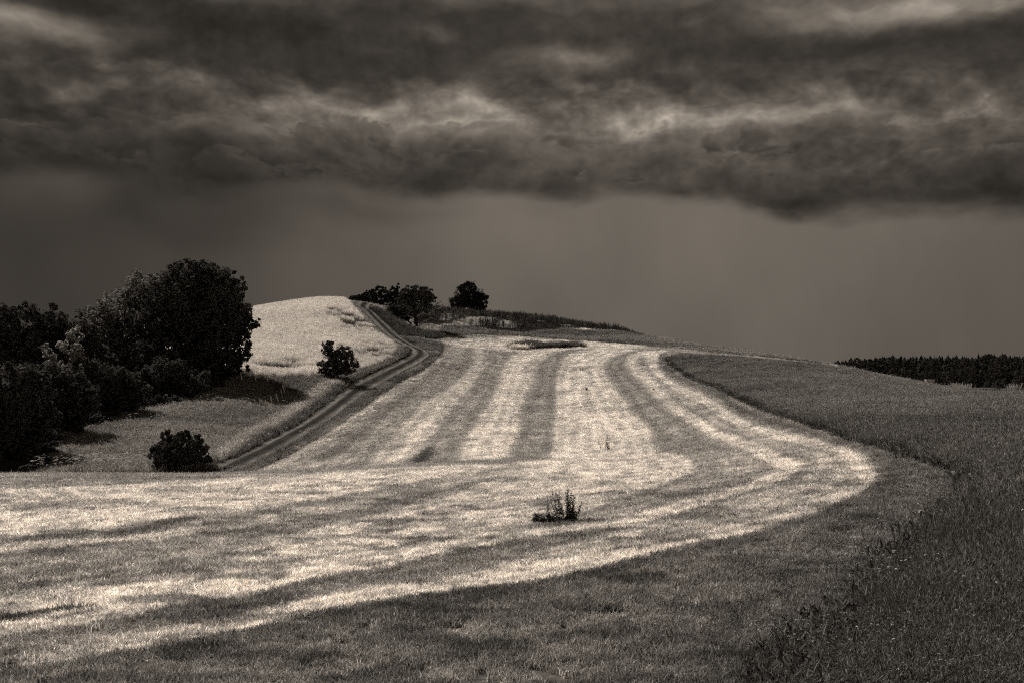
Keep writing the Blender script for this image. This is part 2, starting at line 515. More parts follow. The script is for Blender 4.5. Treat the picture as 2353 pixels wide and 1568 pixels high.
swath([(1160, 1060), (1182, 1000), (1207, 935), (1224, 872), (1236, 838), (1262, 815), (1310, 812), (1290, 835), (1280, 870), (1277, 940), (1270, 1000), (1262, 1058)], MID * .92, .4)
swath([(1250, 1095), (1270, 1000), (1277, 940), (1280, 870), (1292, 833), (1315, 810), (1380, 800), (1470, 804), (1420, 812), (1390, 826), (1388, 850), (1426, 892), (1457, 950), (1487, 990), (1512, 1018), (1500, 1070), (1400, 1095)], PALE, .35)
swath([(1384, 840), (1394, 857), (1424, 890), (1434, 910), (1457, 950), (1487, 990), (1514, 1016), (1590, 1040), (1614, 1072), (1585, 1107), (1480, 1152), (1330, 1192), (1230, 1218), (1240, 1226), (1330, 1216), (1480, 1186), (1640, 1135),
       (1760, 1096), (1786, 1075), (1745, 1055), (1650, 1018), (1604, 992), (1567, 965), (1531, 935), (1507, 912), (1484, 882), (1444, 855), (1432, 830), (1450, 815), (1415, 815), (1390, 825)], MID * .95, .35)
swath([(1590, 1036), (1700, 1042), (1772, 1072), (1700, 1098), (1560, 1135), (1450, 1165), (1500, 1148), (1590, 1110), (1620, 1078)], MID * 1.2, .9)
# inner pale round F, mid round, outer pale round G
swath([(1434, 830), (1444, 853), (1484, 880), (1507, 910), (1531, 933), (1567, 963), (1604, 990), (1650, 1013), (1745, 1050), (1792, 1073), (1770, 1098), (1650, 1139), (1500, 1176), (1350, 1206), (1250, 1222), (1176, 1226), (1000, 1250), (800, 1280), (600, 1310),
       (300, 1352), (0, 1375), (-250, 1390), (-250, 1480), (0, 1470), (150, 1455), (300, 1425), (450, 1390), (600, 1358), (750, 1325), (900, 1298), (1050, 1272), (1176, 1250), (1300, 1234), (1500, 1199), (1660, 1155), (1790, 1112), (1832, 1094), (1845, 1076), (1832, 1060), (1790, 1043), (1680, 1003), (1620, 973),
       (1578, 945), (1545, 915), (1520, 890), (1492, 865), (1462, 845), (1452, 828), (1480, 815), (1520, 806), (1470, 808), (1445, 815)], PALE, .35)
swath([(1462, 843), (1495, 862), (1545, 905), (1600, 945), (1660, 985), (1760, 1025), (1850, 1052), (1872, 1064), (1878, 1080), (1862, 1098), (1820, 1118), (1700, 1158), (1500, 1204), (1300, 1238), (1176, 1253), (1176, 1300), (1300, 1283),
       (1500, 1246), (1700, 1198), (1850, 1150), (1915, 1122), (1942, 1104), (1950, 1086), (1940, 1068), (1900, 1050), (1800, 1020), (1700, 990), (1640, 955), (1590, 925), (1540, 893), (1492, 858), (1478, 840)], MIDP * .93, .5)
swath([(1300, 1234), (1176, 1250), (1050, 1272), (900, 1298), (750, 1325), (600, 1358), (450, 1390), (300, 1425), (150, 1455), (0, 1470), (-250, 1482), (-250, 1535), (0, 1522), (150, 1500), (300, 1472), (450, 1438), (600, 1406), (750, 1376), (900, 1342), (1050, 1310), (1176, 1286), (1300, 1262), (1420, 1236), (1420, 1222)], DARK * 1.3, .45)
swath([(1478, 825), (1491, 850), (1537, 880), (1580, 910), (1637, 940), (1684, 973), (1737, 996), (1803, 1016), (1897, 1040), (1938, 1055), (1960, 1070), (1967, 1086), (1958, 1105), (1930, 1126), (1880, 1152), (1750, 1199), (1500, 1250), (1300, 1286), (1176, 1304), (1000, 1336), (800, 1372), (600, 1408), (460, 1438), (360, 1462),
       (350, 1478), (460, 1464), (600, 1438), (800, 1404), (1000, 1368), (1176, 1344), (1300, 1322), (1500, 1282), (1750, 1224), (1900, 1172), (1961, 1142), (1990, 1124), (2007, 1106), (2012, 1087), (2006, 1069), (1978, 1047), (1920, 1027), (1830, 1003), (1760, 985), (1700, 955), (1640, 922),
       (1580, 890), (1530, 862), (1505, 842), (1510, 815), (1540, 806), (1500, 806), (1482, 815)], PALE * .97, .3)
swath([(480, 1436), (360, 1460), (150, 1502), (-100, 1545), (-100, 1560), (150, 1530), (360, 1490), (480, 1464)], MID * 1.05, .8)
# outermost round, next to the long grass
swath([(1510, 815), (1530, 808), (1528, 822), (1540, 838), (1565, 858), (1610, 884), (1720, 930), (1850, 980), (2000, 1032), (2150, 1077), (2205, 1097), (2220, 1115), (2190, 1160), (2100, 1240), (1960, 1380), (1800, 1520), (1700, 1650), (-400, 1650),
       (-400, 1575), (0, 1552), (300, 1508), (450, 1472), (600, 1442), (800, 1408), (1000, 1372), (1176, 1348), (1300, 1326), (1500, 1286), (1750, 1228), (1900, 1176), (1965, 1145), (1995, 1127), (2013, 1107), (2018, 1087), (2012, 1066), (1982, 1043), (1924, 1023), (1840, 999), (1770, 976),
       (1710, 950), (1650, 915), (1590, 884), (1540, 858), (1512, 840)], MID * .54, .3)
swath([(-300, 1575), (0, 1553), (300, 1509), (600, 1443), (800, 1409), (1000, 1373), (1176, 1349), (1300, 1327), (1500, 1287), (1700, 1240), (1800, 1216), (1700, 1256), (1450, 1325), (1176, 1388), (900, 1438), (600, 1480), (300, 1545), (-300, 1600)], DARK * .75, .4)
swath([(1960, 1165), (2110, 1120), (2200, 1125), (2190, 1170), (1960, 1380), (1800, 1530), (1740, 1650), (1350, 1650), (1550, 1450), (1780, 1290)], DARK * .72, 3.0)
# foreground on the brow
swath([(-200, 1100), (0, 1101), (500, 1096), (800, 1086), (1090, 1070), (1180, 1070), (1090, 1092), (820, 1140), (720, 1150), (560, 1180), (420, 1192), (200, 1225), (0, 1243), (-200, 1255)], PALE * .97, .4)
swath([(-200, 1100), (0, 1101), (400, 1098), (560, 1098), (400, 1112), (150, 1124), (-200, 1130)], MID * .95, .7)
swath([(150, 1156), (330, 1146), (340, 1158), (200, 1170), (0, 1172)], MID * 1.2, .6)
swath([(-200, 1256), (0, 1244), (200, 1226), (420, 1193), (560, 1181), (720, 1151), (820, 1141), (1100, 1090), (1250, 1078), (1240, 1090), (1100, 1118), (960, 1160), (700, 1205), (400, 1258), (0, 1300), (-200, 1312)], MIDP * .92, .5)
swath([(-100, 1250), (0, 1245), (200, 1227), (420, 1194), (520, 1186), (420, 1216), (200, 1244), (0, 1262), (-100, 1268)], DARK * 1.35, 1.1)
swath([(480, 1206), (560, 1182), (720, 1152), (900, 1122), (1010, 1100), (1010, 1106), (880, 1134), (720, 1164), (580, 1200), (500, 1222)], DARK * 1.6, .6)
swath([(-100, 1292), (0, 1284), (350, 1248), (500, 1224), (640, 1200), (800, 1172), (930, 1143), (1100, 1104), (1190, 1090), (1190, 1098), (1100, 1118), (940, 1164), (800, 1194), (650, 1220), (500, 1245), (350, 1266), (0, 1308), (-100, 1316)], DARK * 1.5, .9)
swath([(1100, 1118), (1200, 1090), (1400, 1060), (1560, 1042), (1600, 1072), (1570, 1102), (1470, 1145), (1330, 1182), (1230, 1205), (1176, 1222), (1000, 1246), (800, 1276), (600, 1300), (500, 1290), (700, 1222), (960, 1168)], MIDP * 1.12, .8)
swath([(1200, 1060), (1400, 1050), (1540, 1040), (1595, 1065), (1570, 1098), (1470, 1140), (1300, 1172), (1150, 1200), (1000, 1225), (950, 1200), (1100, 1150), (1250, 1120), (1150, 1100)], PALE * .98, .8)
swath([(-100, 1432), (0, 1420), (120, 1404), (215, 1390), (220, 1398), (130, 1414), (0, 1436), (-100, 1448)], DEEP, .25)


def tone_at(x, y):
    """reflectance of the ground cover at plan points"""
    r = np.hypot(x, y)
    wob = 0.006 * r + 0.04
    f = 1.0 / (0.35 + 0.03 * r)
    wx = x + wob * 2 * (fbm(x * f, y * f, 3, 3) - .5)
    wy = y + wob * 3 * (fbm(x * f, y * f, 8, 3) - .5)
    out = np.full(len(x), MID * .9)
    # the mown field
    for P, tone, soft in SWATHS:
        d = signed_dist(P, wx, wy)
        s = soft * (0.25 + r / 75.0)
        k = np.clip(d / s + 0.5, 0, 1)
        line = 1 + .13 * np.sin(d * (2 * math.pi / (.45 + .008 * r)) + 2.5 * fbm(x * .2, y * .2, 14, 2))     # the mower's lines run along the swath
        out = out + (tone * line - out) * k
    # uneven growth: long patches along the view and blotches
    n1 = fbm(x * .45 + 7, y * .16, 21, 4)
    n2 = fbm(x * 1.3, y * .7, 31, 4)
    out = out * (1 + 0.55 * (n2 - .5)) * (1 + 0.35 * (n1 - .5))
    n3 = fbm(x * .22, y * 1.1, 77, 4)
    out = out * (1 - (.10 + .14 * np.clip(r / 60, 0, 1)) * np.clip((n3 - .56) / .16, 0, 1))
    n5 = fbm(x * 1.5, y * 1.9, 83, 4)
    out = out * (1 - .5 * np.clip((n5 - .60) / .08, 0, 1) * np.clip(1.3 - r / 40, 0, 1))
    n4 = fbm(x * 1.6, y * .35, 79, 3)
    out = out * (1 + .3 * (n4 - .5))

    def over(P, val, soft=0.6, warp=1.0):
        nonlocal out
        d = signed_dist(P, x + (wx - x) * warp, y + (wy - y) * warp)
        k = np.clip(d / soft + 0.5, 0, 1)
        out = out + (val - out) * k
    mb = fbm(x * .12, y * .12, 40, 4)
    over(RIDGE, 0.15 + .2 * (mb - .3), .5)
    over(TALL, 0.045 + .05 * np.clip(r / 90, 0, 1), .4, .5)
    over(PATH, 0.50, .5)
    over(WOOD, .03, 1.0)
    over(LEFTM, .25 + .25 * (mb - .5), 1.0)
    over(VERGE, .12 + .10 * (mb - .5), 1.0)
    over(PALEV, .42, 1.0)
    over(VERGE_R, .14 + .2 * (mb - .45), .8)
    over(BANK, .07, .8)
    over(WHEAT, .17, .4)  # soil and stem bases, toned down for the shade between the stalks
    over(MAIZE, .06, .5)
    for g in GAPS:
        over(g, .70, 1.0)
    over(ISLAND, .08, .3)
    return np.clip(out, .015, .75)


# ------------------------------------------------------------------ materials
MATS = {}


def mat_ground():
    m = bpy.data.materials.new('ground_cover')
    m.use_nodes = True
    t = m.node_tree
    t.nodes.clear()
    N = Nodes(t)
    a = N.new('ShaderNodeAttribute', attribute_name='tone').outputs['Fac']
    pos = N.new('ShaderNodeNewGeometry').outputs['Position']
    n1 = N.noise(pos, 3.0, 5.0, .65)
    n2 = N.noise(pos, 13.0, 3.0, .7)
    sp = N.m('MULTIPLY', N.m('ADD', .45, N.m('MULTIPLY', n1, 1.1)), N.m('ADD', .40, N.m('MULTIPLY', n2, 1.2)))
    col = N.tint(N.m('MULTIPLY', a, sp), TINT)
    b = N.new('ShaderNodeBump')
    b.inputs['Strength'].default_value = .5
    b.inputs['Distance'].default_value = .06
    t.links.new(n2, b.inputs['Height'])
    d = N.new('ShaderNodeBsdfDiffuse')
    d.inputs['Roughness'].default_value = 1.0
    t.links.new(col, d.inputs['Color'])
    t.links.new(b.outputs[0], d.inputs['Normal'])
    o = N.new('ShaderNodeOutputMaterial')
    t.links.new(d.outputs[0], o.inputs[0])
    return m


def mat_blade(name, gain=1.0, trans=.35, height_pale=None):
    """grass, straw and leaves on instanced tufts: the tone comes with each tuft"""
    m = bpy.data.materials.new(name)
    m.use_nodes = True
    t = m.node_tree
    t.nodes.clear()
    N = Nodes(t)
    a = N.new('ShaderNodeAttribute', attribute_name='tone', attribute_type='INSTANCER').outputs['Fac']
    v = N.new('ShaderNodeAttribute', attribute_name='shade').outputs['Fac']
    col = N.tint(N.m('MULTIPLY', N.m('MULTIPLY', a, gain), v), TINT)
    d = N.new('ShaderNodeBsdfDiffuse')
    tr = N.new('ShaderNodeBsdfTranslucent')
    t.links.new(col, d.inputs['Color'])
    t.links.new(col, tr.inputs['Color'])
    mx = N.new('ShaderNodeMixShader')
    mx.inputs[0].default_value = trans
    t.links.new(d.outputs[0], mx.inputs[1])
    t.links.new(tr.outputs[0], mx.inputs[2])
    o = N.new('ShaderNodeOutputMaterial')
    t.links.new(mx.outputs[0], o.inputs[0])
    return m


def mat_plain(name, tone, trans=0.0, vary=.5, scale=3.0, rough=1.0):
    m = bpy.data.materials.new(name)
    m.use_nodes = True
    t = m.node_tree
    t.nodes.clear()
    N = Nodes(t)
    pos = N.new('ShaderNodeNewGeometry').outputs['Position']
    n = N.noise(pos, scale, 4.0, .6)
    val = N.m('MULTIPLY', tone, N.m('ADD', 1 - vary, N.m('MULTIPLY', n, 2 * vary)))
    col = N.tint(val, TINT)
    d = N.new('ShaderNodeBsdfDiffuse')
    d.inputs['Roughness'].default_value = rough
    t.links.new(col, d.inputs['Color'])
    o = N.new('ShaderNodeOutputMaterial')
    if trans:
        tr = N.new('ShaderNodeBsdfTranslucent')
        t.links.new(col, tr.inputs['Color'])
        mx = N.new('ShaderNodeMixShader')
        mx.inputs[0].default_value = trans
        t.links.new(d.outputs[0], mx.inputs[1])
        t.links.new(tr.outputs[0], mx.inputs[2])
        t.links.new(mx.outputs[0], o.inputs[0])
    else:
        t.links.new(d.outputs[0], o.inputs[0])
    return m


# ------------------------------------------------------------------ the ground: one sheet to the horizon
def build_ground():
    inner = np.linspace(-36, 36, 560)
    outer = np.concatenate((np.linspace(-180, -40, 36)[:-1], np.linspace(-40, -36.3, 8)))
    ang = np.radians(np.concatenate((outer, inner, -outer[::-1][:-1])))      # -180 .. just short of 180
    rad = np.concatenate(([.6, 1.5, 2.5], np.geomspace(3.2, 60, 300), np.geomspace(60.6, 290, 300), np.geomspace(296, 4500, 60)))
    A, R = np.meshgrid(ang, rad)
    x, y = (R * np.sin(A)).ravel(), (R * np.cos(A)).ravel()
    z = height(x, y)
    z = z + (fbm(x * .7, y * .7, 5, 3) - .5) * .10 * np.clip(np.hypot(x, y) / 6, 0, 1)
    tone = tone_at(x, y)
    nA, nR = len(ang), len(rad)
    idx = np.arange(nA * nR).reshape(nR, nA)
    nxt = np.roll(idx, -1, 1)
    F = np.stack((idx[:-1], nxt[:-1], nxt[1:], idx[1:]), -1).reshape(-1, 4)[:, ::-1]
    c = nA * nR
    V = np.concatenate((np.stack((x, y, z), 1), [[0, 0, 0]]))
    me = bpy.data.meshes.new('ground')
    tri = np.stack((np.full(nA, c), nxt[0], idx[0]), 1)
    nl = F.size + tri.size
    me.vertices.add(len(V)); me.vertices.foreach_set('co', V.astype(np.float32).ravel())
    me.loops.add(nl); me.loops.foreach_set('vertex_index', np.concatenate((F.ravel(), tri.ravel())).astype(np.int32))
    me.polygons.add(len(F) + len(tri))
    me.polygons.foreach_set('loop_start', np.concatenate((np.arange(0, F.size, 4), F.size + np.arange(0, tri.size, 3))).astype(np.int32))
    me.update(calc_edges=True)
    me.polygons.foreach_set('use_smooth', [True] * len(me.polygons))
    at_ = me.attributes.new('tone', 'FLOAT', 'POINT')
    at_.data.foreach_set('value', np.append(tone, MID).astype(np.float32))
    me.materials.append(mat_ground())
    o = bpy.data.objects.new('ground', me)
    COL.objects.link(o)
    return tag(o, kind='structure')


GROUND = build_ground()


def zmicro(x, y):
    return height(x, y) + (fbm(x * .7, y * .7, 5, 3) - .5) * .10 * np.clip(np.hypot(x, y) / 6, 0, 1)


def build_track():
    pts = [(520, 1079), (560, 1060), (630, 1024), (700, 984), (760, 944), (805, 909), (845, 882), (890, 858), (930, 838), (956, 823), (966, 812), (958, 802), (930, 789), (908, 775), (885, 755), (862, 732), (845, 714), (833, 706)]
    G = np.array([ground_at(*p)[:2] for p in pts])
    G = np.concatenate(([G[0] * 2 - G[1]], G, [G[-1] + (-1.5, 14), G[-1] + (-4, 40)]))
    # resample smoothly (Catmull-Rom)
    C = []
    for i in range(1, len(G) - 2):
        p0, p1, p2, p3 = G[i - 1], G[i], G[i + 1], G[i + 2]
        for s in np.linspace(0, 1, 18, endpoint=False):
            C.append(.5 * ((2 * p1) + (-p0 + p2) * s + (2 * p0 - 5 * p1 + 4 * p2 - p3) * s * s + (-p0 + 3 * p1 - 3 * p2 + p3) * s ** 3))
    C = np.array(C)
    for _ in range(3):
        C[1:-1] = (C[:-2] + 2 * C[1:-1] + C[2:]) / 4
    T = np.gradient(C, axis=0); T /= np.linalg.norm(T, axis=1)[:, None]
    Nn = np.stack((T[:, 1], -T[:, 0]), 1)
    offs = [-1.55, -1.32, -1.05, -.75, -.48, -.22, .22, .48, .75, 1.05, 1.32, 1.55]
    dz = [-.25, .07, .03, .02, .07, .12, .12, .07, .02, .03, .07, -.25]
    tn = [.12, .24, .46, .50, .26, .11, .10, .26, .50, .46, .20, .12]
    V, tone = [], []
    for j, (o_, d_) in enumerate(zip(offs, dz)):
        w = o_ * (1 + .06 * (fbm(C[:, 0] * .4 + j, C[:, 1] * .4, 61, 2) - .5) * 4)
        P = C + Nn * w[:, None]
        V.append(np.stack((P[:, 0], P[:, 1], zmicro(P[:, 0], P[:, 1]) + d_ + .05), 1))
        tone.append(tn[j] * (.35 + 1.2 * fbm(P[:, 0] * .6, P[:, 1] * .6, 70 + j, 4)))
    V = np.stack(V, 1); n = len(C); k = len(offs)
    idx = np.arange(n * k).reshape(n, k)
    F = np.stack((idx[:-1, :-1], idx[:-1, 1:], idx[1:, 1:], idx[1:, :-1]), -1).reshape(-1, 4)
    o = obj('dirt_track', V.reshape(-1, 3), F.tolist(), None, smooth=True)
    a = o.data.attributes.new('tone', 'FLOAT', 'POINT')
    a.data.foreach_set('value', np.stack(tone, 1).ravel().astype(np.float32))
    o.data.materials.append(GROUND.data.materials[0])
    tag(o, kind='structure')
    return C


TRACK = build_track()

# ------------------------------------------------------------------ grasses and crops: uncountable, one object each
def tuft_mesh(name, mat, n, radius, h, width, bend, rng, spread=.5, heads=0.0, head_h=.12, head_w=3.0):
    V, F, S = [], [], []
    for i in range(n):
        a = rng.uniform(0, 2 * math.pi); q = radius * math.sqrt(rng.uniform())
        bx, by = q * math.cos(a), q * math.sin(a)
        hh = h * rng.uniform(.45, 1.0)
        la = rng.uniform(0, 2 * math.pi); ln = hh * spread * rng.uniform(.1, 1)
        lx, ly = math.cos(la) * ln, math.sin(la) * ln
        fa = rng.uniform(0, math.pi); wx, wy = math.cos(fa) * width / 2, math.sin(fa) * width / 2
        k = len(V)
        zt = hh * (1 - .35 * bend * rng.uniform())
        V += [(bx - wx, by - wy, -.02), (bx + wx, by + wy, -.02), (bx + lx * .4 - wx * .8, by + ly * .4 - wy * .8, hh * .6), (bx + lx * .4 + wx * .8, by + ly * .4 + wy * .8, hh * .6),
              (bx + lx, by + ly, zt)]
        F += [(k, k + 1, k + 3, k + 2), (k + 2, k + 3, k + 4)]
        s = rng.uniform(.55, 1.35); S += [s * .85, s * .85, s, s, s * 1.1]
        if rng.uniform() < heads:
            k = len(V)
            hw = width * head_w / 2; c, sn = math.cos(fa), math.sin(fa)
            V += [(bx + lx * .8, by + ly * .8, zt - head_h * .3), (bx + lx - c * hw, by + ly - sn * hw, zt + head_h * .3), (bx + lx * 1.1, by + ly * 1.1, zt + head_h), (bx + lx + c * hw, by + ly + sn * hw, zt + head_h * .3)]
            F += [(k, k + 1, k + 2, k + 3)]
            s = rng.uniform(1.1, 1.7); S += [s] * 4
    me = bpy.data.meshes.new(name)
    me.from_pydata(V, [], F)
    at_ = me.attributes.new('shade', 'FLOAT', 'POINT')
    at_.data.foreach_set('value', np.array(S, np.float32))
    me.materials.append(mat)
    return bpy.data.objects.new(name, me)


def scatter(name, pts, tone, scale, variants, kind='stuff', tilt=.25, label=None):
    """one object: a cloud of rooted points, each carrying a copy of one of the tufts"""
    n = len(pts)
    me = bpy.data.meshes.new(name)
    me.vertices.add(n)
    me.vertices.foreach_set('co', np.asarray(pts, np.float32).ravel())
    rot = np.stack((RNG.normal(0, tilt, n), RNG.normal(0, tilt, n), RNG.uniform(0, 6.283, n)), 1)
    for nm, ty, arr in (('tone', 'FLOAT', tone), ('rot', 'FLOAT_VECTOR', rot), ('scl', 'FLOAT_VECTOR', scale)):
        a = me.attributes.new(nm, ty, 'POINT')
        a.data.foreach_set('value' if ty == 'FLOAT' else 'vector', np.asarray(arr, np.float32).ravel())
    a = me.attributes.new('pick', 'INT', 'POINT')
    a.data.foreach_set('value', RNG.integers(0, len(variants), n).astype(np.int32))
    me.materials.append(variants[0].data.materials[0])
    o = bpy.data.objects.new(name, me)
    COL.objects.link(o)
    c = bpy.data.collections.new(name + '_tufts')
    for v in variants:
        c.objects.link(v)
    g = bpy.data.node_groups.new(name + '_growth', 'GeometryNodeTree')
    g.interface.new_socket('Geometry', in_out='INPUT', socket_type='NodeSocketGeometry')
    g.interface.new_socket('Geometry', in_out='OUTPUT', socket_type='NodeSocketGeometry')
    gi = g.nodes.new('NodeGroupInput'); go = g.nodes.new('NodeGroupOutput')
    mp = g.nodes.new('GeometryNodeMeshToPoints')
    ip = g.nodes.new('GeometryNodeInstanceOnPoints')
    ci = g.nodes.new('GeometryNodeCollectionInfo')
    ci.inputs['Collection'].default_value = c
    ci.inputs['Separate Children'].default_value = True
    ci.inputs['Reset Children'].default_value = True

    def att(nm, ty):
        a = g.nodes.new('GeometryNodeInputNamedAttribute')
        a.data_type = ty
        a.inputs['Name'].default_value = nm
        return a.outputs['Attribute']
    L = g.links.new
    L(gi.outputs[0], mp.inputs['Mesh'])
    L(mp.outputs[0], ip.inputs['Points'])
    L(ci.outputs[0], ip.inputs['Instance'])
    ip.inputs['Pick Instance'].default_value = True
    L(att('pick', 'INT'), ip.inputs['Instance Index'])
    e2r = g.nodes.new('FunctionNodeEulerToRotation')
    L(att('rot', 'FLOAT_VECTOR'), e2r.inputs[0])
    L(e2r.outputs[0], ip.inputs['Rotation'])
    L(att('scl', 'FLOAT_VECTOR'), ip.inputs['Scale'])
    L(ip.outputs[0], go.inputs[0])
    md = o.modifiers.new('growth', 'NODES')
    md.node_group = g
    return tag(o, label, None, None, kind)


def polar_points(n, r0, r1, a0=-31, a1=31):
    r = np.exp(RNG.uniform(math.log(r0), math.log(r1), n))
    a = np.radians(RNG.uniform(a0, a1, n))
    return r * np.sin(a), r * np.cos(a)


def in_poly(P, n, r_ref=None):
    """random points, even over the plan polygon"""
    lo, hi = P.min(0), P.max(0)
    out = []
    got = 0
    while got < n:
        q = RNG.uniform(lo, hi, (n * 2, 2))
        q = q[signed_dist(P, q[:, 0], q[:, 1]) > 0]
        out.append(q); got += len(q)
    q = np.concatenate(out)[:n]
    return q[:, 0], q[:, 1]


def clear_track(x, y, w=1.35):
    w = w + .9 * np.clip((np.hypot(x, y) - 70) / 90, 0, 1) + .7 * (fbm(x * .5, y * .5, 170, 3) - .5)
    d = np.full(len(x), 1e9)
    for c in TRACK[::2]:
        d = np.minimum(d, (x - c[0]) ** 2 + (y - c[1]) ** 2)
    return d > w ** 2


B_MOWN = mat_blade('mown_grass_blades', 1.5, .40)
B_TALL = mat_blade('meadow_grass_blades', 1.0, .30)
B_WHEAT = mat_blade('ripe_wheat', 1.15, .35)
B_LEAF = mat_blade('maize_leaves', 1.0, .15)
B_WHITE = mat_blade('flower_petals', 1.0, .2)


def build_grass():
    class Chance(random.Random):
        def uniform(self, a=0.0, b=1.0):
            return a + (b - a) * self.random()
    rg = Chance(4)
    # --- mown
    x, y = polar_points(640000, 4.6, 215, -42, 34)
    k = RNG.uniform(0, 1, len(x)) < np.clip((np.hypot(x, y) / 22) ** .75, .30, 1.0)
    k &= fbm(x * 5.5, y * 5.5, 95, 2) > .36 - .2 * np.clip(np.hypot(x, y) / 30, 0, 1)
    x, y = x[k], y[k]
    keep = (signed_dist(TALL, x, y) < .15) & (signed_dist(LEFTM, x, y) < 0) & clear_track(x, y) & (signed_dist(VERGE_R, x, y) < 0)
    crop = signed_dist(MAIZE, x, y) < 0
    for Q in GAPS:
        crop |= (signed_dist(Q, x, y) > 0) & (RNG.uniform(0, 1, len(x)) < .85)
    keep &= crop
    for Q in (WHEAT, RIDGE, WOOD, ISLAND, BANK, VERGE):
        keep &= signed_dist(Q, x, y) < 0
    x, y = x[keep], y[keep]
    r = np.hypot(x, y)
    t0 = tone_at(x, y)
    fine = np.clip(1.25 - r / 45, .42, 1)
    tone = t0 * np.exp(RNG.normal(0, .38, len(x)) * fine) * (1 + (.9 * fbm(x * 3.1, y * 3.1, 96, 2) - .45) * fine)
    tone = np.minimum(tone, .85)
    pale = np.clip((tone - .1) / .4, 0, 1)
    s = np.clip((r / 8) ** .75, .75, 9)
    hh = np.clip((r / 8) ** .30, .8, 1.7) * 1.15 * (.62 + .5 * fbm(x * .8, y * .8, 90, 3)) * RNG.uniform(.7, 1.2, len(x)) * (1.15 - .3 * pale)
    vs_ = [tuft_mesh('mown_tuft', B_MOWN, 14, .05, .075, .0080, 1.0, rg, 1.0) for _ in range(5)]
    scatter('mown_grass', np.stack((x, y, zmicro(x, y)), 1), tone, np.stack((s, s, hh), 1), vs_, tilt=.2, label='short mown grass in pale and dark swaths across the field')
    # --- long grass on the right
    x, y = polar_points(270000, 4.6, 230, -8, 46)
    d = signed_dist(TALL, x, y)
    keep = (d > RNG.uniform(-.1, .4, len(x)))
    x, y, d = x[keep], y[keep], d[keep]
    r = np.hypot(x, y)
    patch = fbm(x * .25, y * .25, 120, 4)
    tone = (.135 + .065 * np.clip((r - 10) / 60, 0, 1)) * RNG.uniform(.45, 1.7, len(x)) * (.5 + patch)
    s = np.clip((r / 10) ** .62, .7, 4.5)
    near = np.clip((r - 5) / 9, 0, 1)
    soft = np.clip((r - 14) / 8, 0, 1)
    hh = (.28 + .78 * near) * (1 - .35 * np.clip((r - 40) / 60, 0, 1)) * RNG.uniform(.7, 1.2, len(x)) * (.65 + .6 * fbm(x * .5, y * .5, 130, 3)) * np.clip(.35 + .55 * soft + d / .9, .35, 1)
    vs_ = [tuft_mesh('meadow_tuft', B_TALL, 19, .11, .42, .0075, 1.0, rg, .42, .3, .05, 1.6) for _ in range(5)]
    scatter('meadow_grass', np.stack((x, y, zmicro(x, y)), 1), tone, np.stack((s, s, hh), 1), vs_, tilt=.18, label='dark uncut meadow grass on the right')
    # --- leafy herbs among the near long grass
    x, y = polar_points(38000, 4.6, 28, 8, 46)
    d = signed_dist(TALL, x, y)
    k = d > RNG.uniform(-.25, .3, len(x)); x, y = x[k], y[k]
    r = np.hypot(x, y)
    tone = RNG.uniform(.03, .20, len(x))
    s = np.clip((r / 8) ** .6, .8, 3) * RNG.uniform(.6, 1.3, len(x))
    vs_ = [tuft_mesh('clover_tuft', B_TALL, 9, .07, .15, .020, 1.0, rg, 1.1) for _ in range(3)]
    scatter('meadow_herbs', np.stack((x, y, zmicro(x, y)), 1), tone, np.stack((s, s, s * .9), 1), vs_, tilt=.3, label='low broad-leaved herbs in the dark meadow')
    # --- leafy herbs crowding the cut edge of the long grass, coloured dark as its shade
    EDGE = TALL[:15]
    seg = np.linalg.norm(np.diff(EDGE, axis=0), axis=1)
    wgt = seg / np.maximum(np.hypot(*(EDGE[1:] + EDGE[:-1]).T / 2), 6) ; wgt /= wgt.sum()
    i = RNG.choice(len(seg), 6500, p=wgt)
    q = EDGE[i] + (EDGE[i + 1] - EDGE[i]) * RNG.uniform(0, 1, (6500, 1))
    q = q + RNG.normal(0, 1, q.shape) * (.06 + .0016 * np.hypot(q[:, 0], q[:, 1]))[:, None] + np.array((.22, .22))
    x, y = q[:, 0], q[:, 1]
    r = np.hypot(x, y)
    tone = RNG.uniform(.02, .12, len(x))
    s = np.clip((r / 9) ** .5, .8, 2.6) * RNG.uniform(.6, 1.2, len(x))
    hh = np.clip(r / 20, .7, 1.25) * RNG.uniform(.7, 1.3, len(x)) * (.5 + fbm(x * .6, y * .6, 140, 2))
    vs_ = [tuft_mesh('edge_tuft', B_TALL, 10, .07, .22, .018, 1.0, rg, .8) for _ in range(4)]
    scatter('edge_shade_herbs', np.stack((x, y, zmicro(x, y)), 1), tone, np.stack((s, s, hh), 1), vs_, tilt=.25, label='leafy herbs along the cut edge of the long meadow grass, darkened for its shade')
    # --- left meadow, verges, ridge
    X, Y, T, H = [], [], [], []
    for P, n, h0, tmul in ((LEFTM, 26000, .45, 1.15), (VERGE, 9000, .75, 1.1), (PALEV, 3500, .7, 1.2), (VERGE_R, 7000, .45, 1.1), (BANK, 2500, .8, 1.1), (RIDGE, 16000, .55, 1.2), (ISLAND, 3200, 1.15, 1.5)):
        x, y = in_poly(P, n)
        k = clear_track(x, y, 1.25) & (signed_dist(WHEAT, x, y) < 0)
        x, y = x[k], y[k]
        X.append(x); Y.append(y); T.append(tone_at(x, y) * tmul * RNG.uniform(.55, 1.5, len(x))); H.append(h0 * RNG.uniform(.6, 1.2, len(x)) * (.5 + fbm(x * .3, y * .3, 150, 3)))
    q = TRACK[RNG.integers(0, len(TRACK), 2600)] + RNG.normal(0, .22, (2600, 2))
    q = q[q[:, 1] < 125]
    q = q[fbm(q[:, 0] * .35, q[:, 1] * .35, 160, 3) > .42]
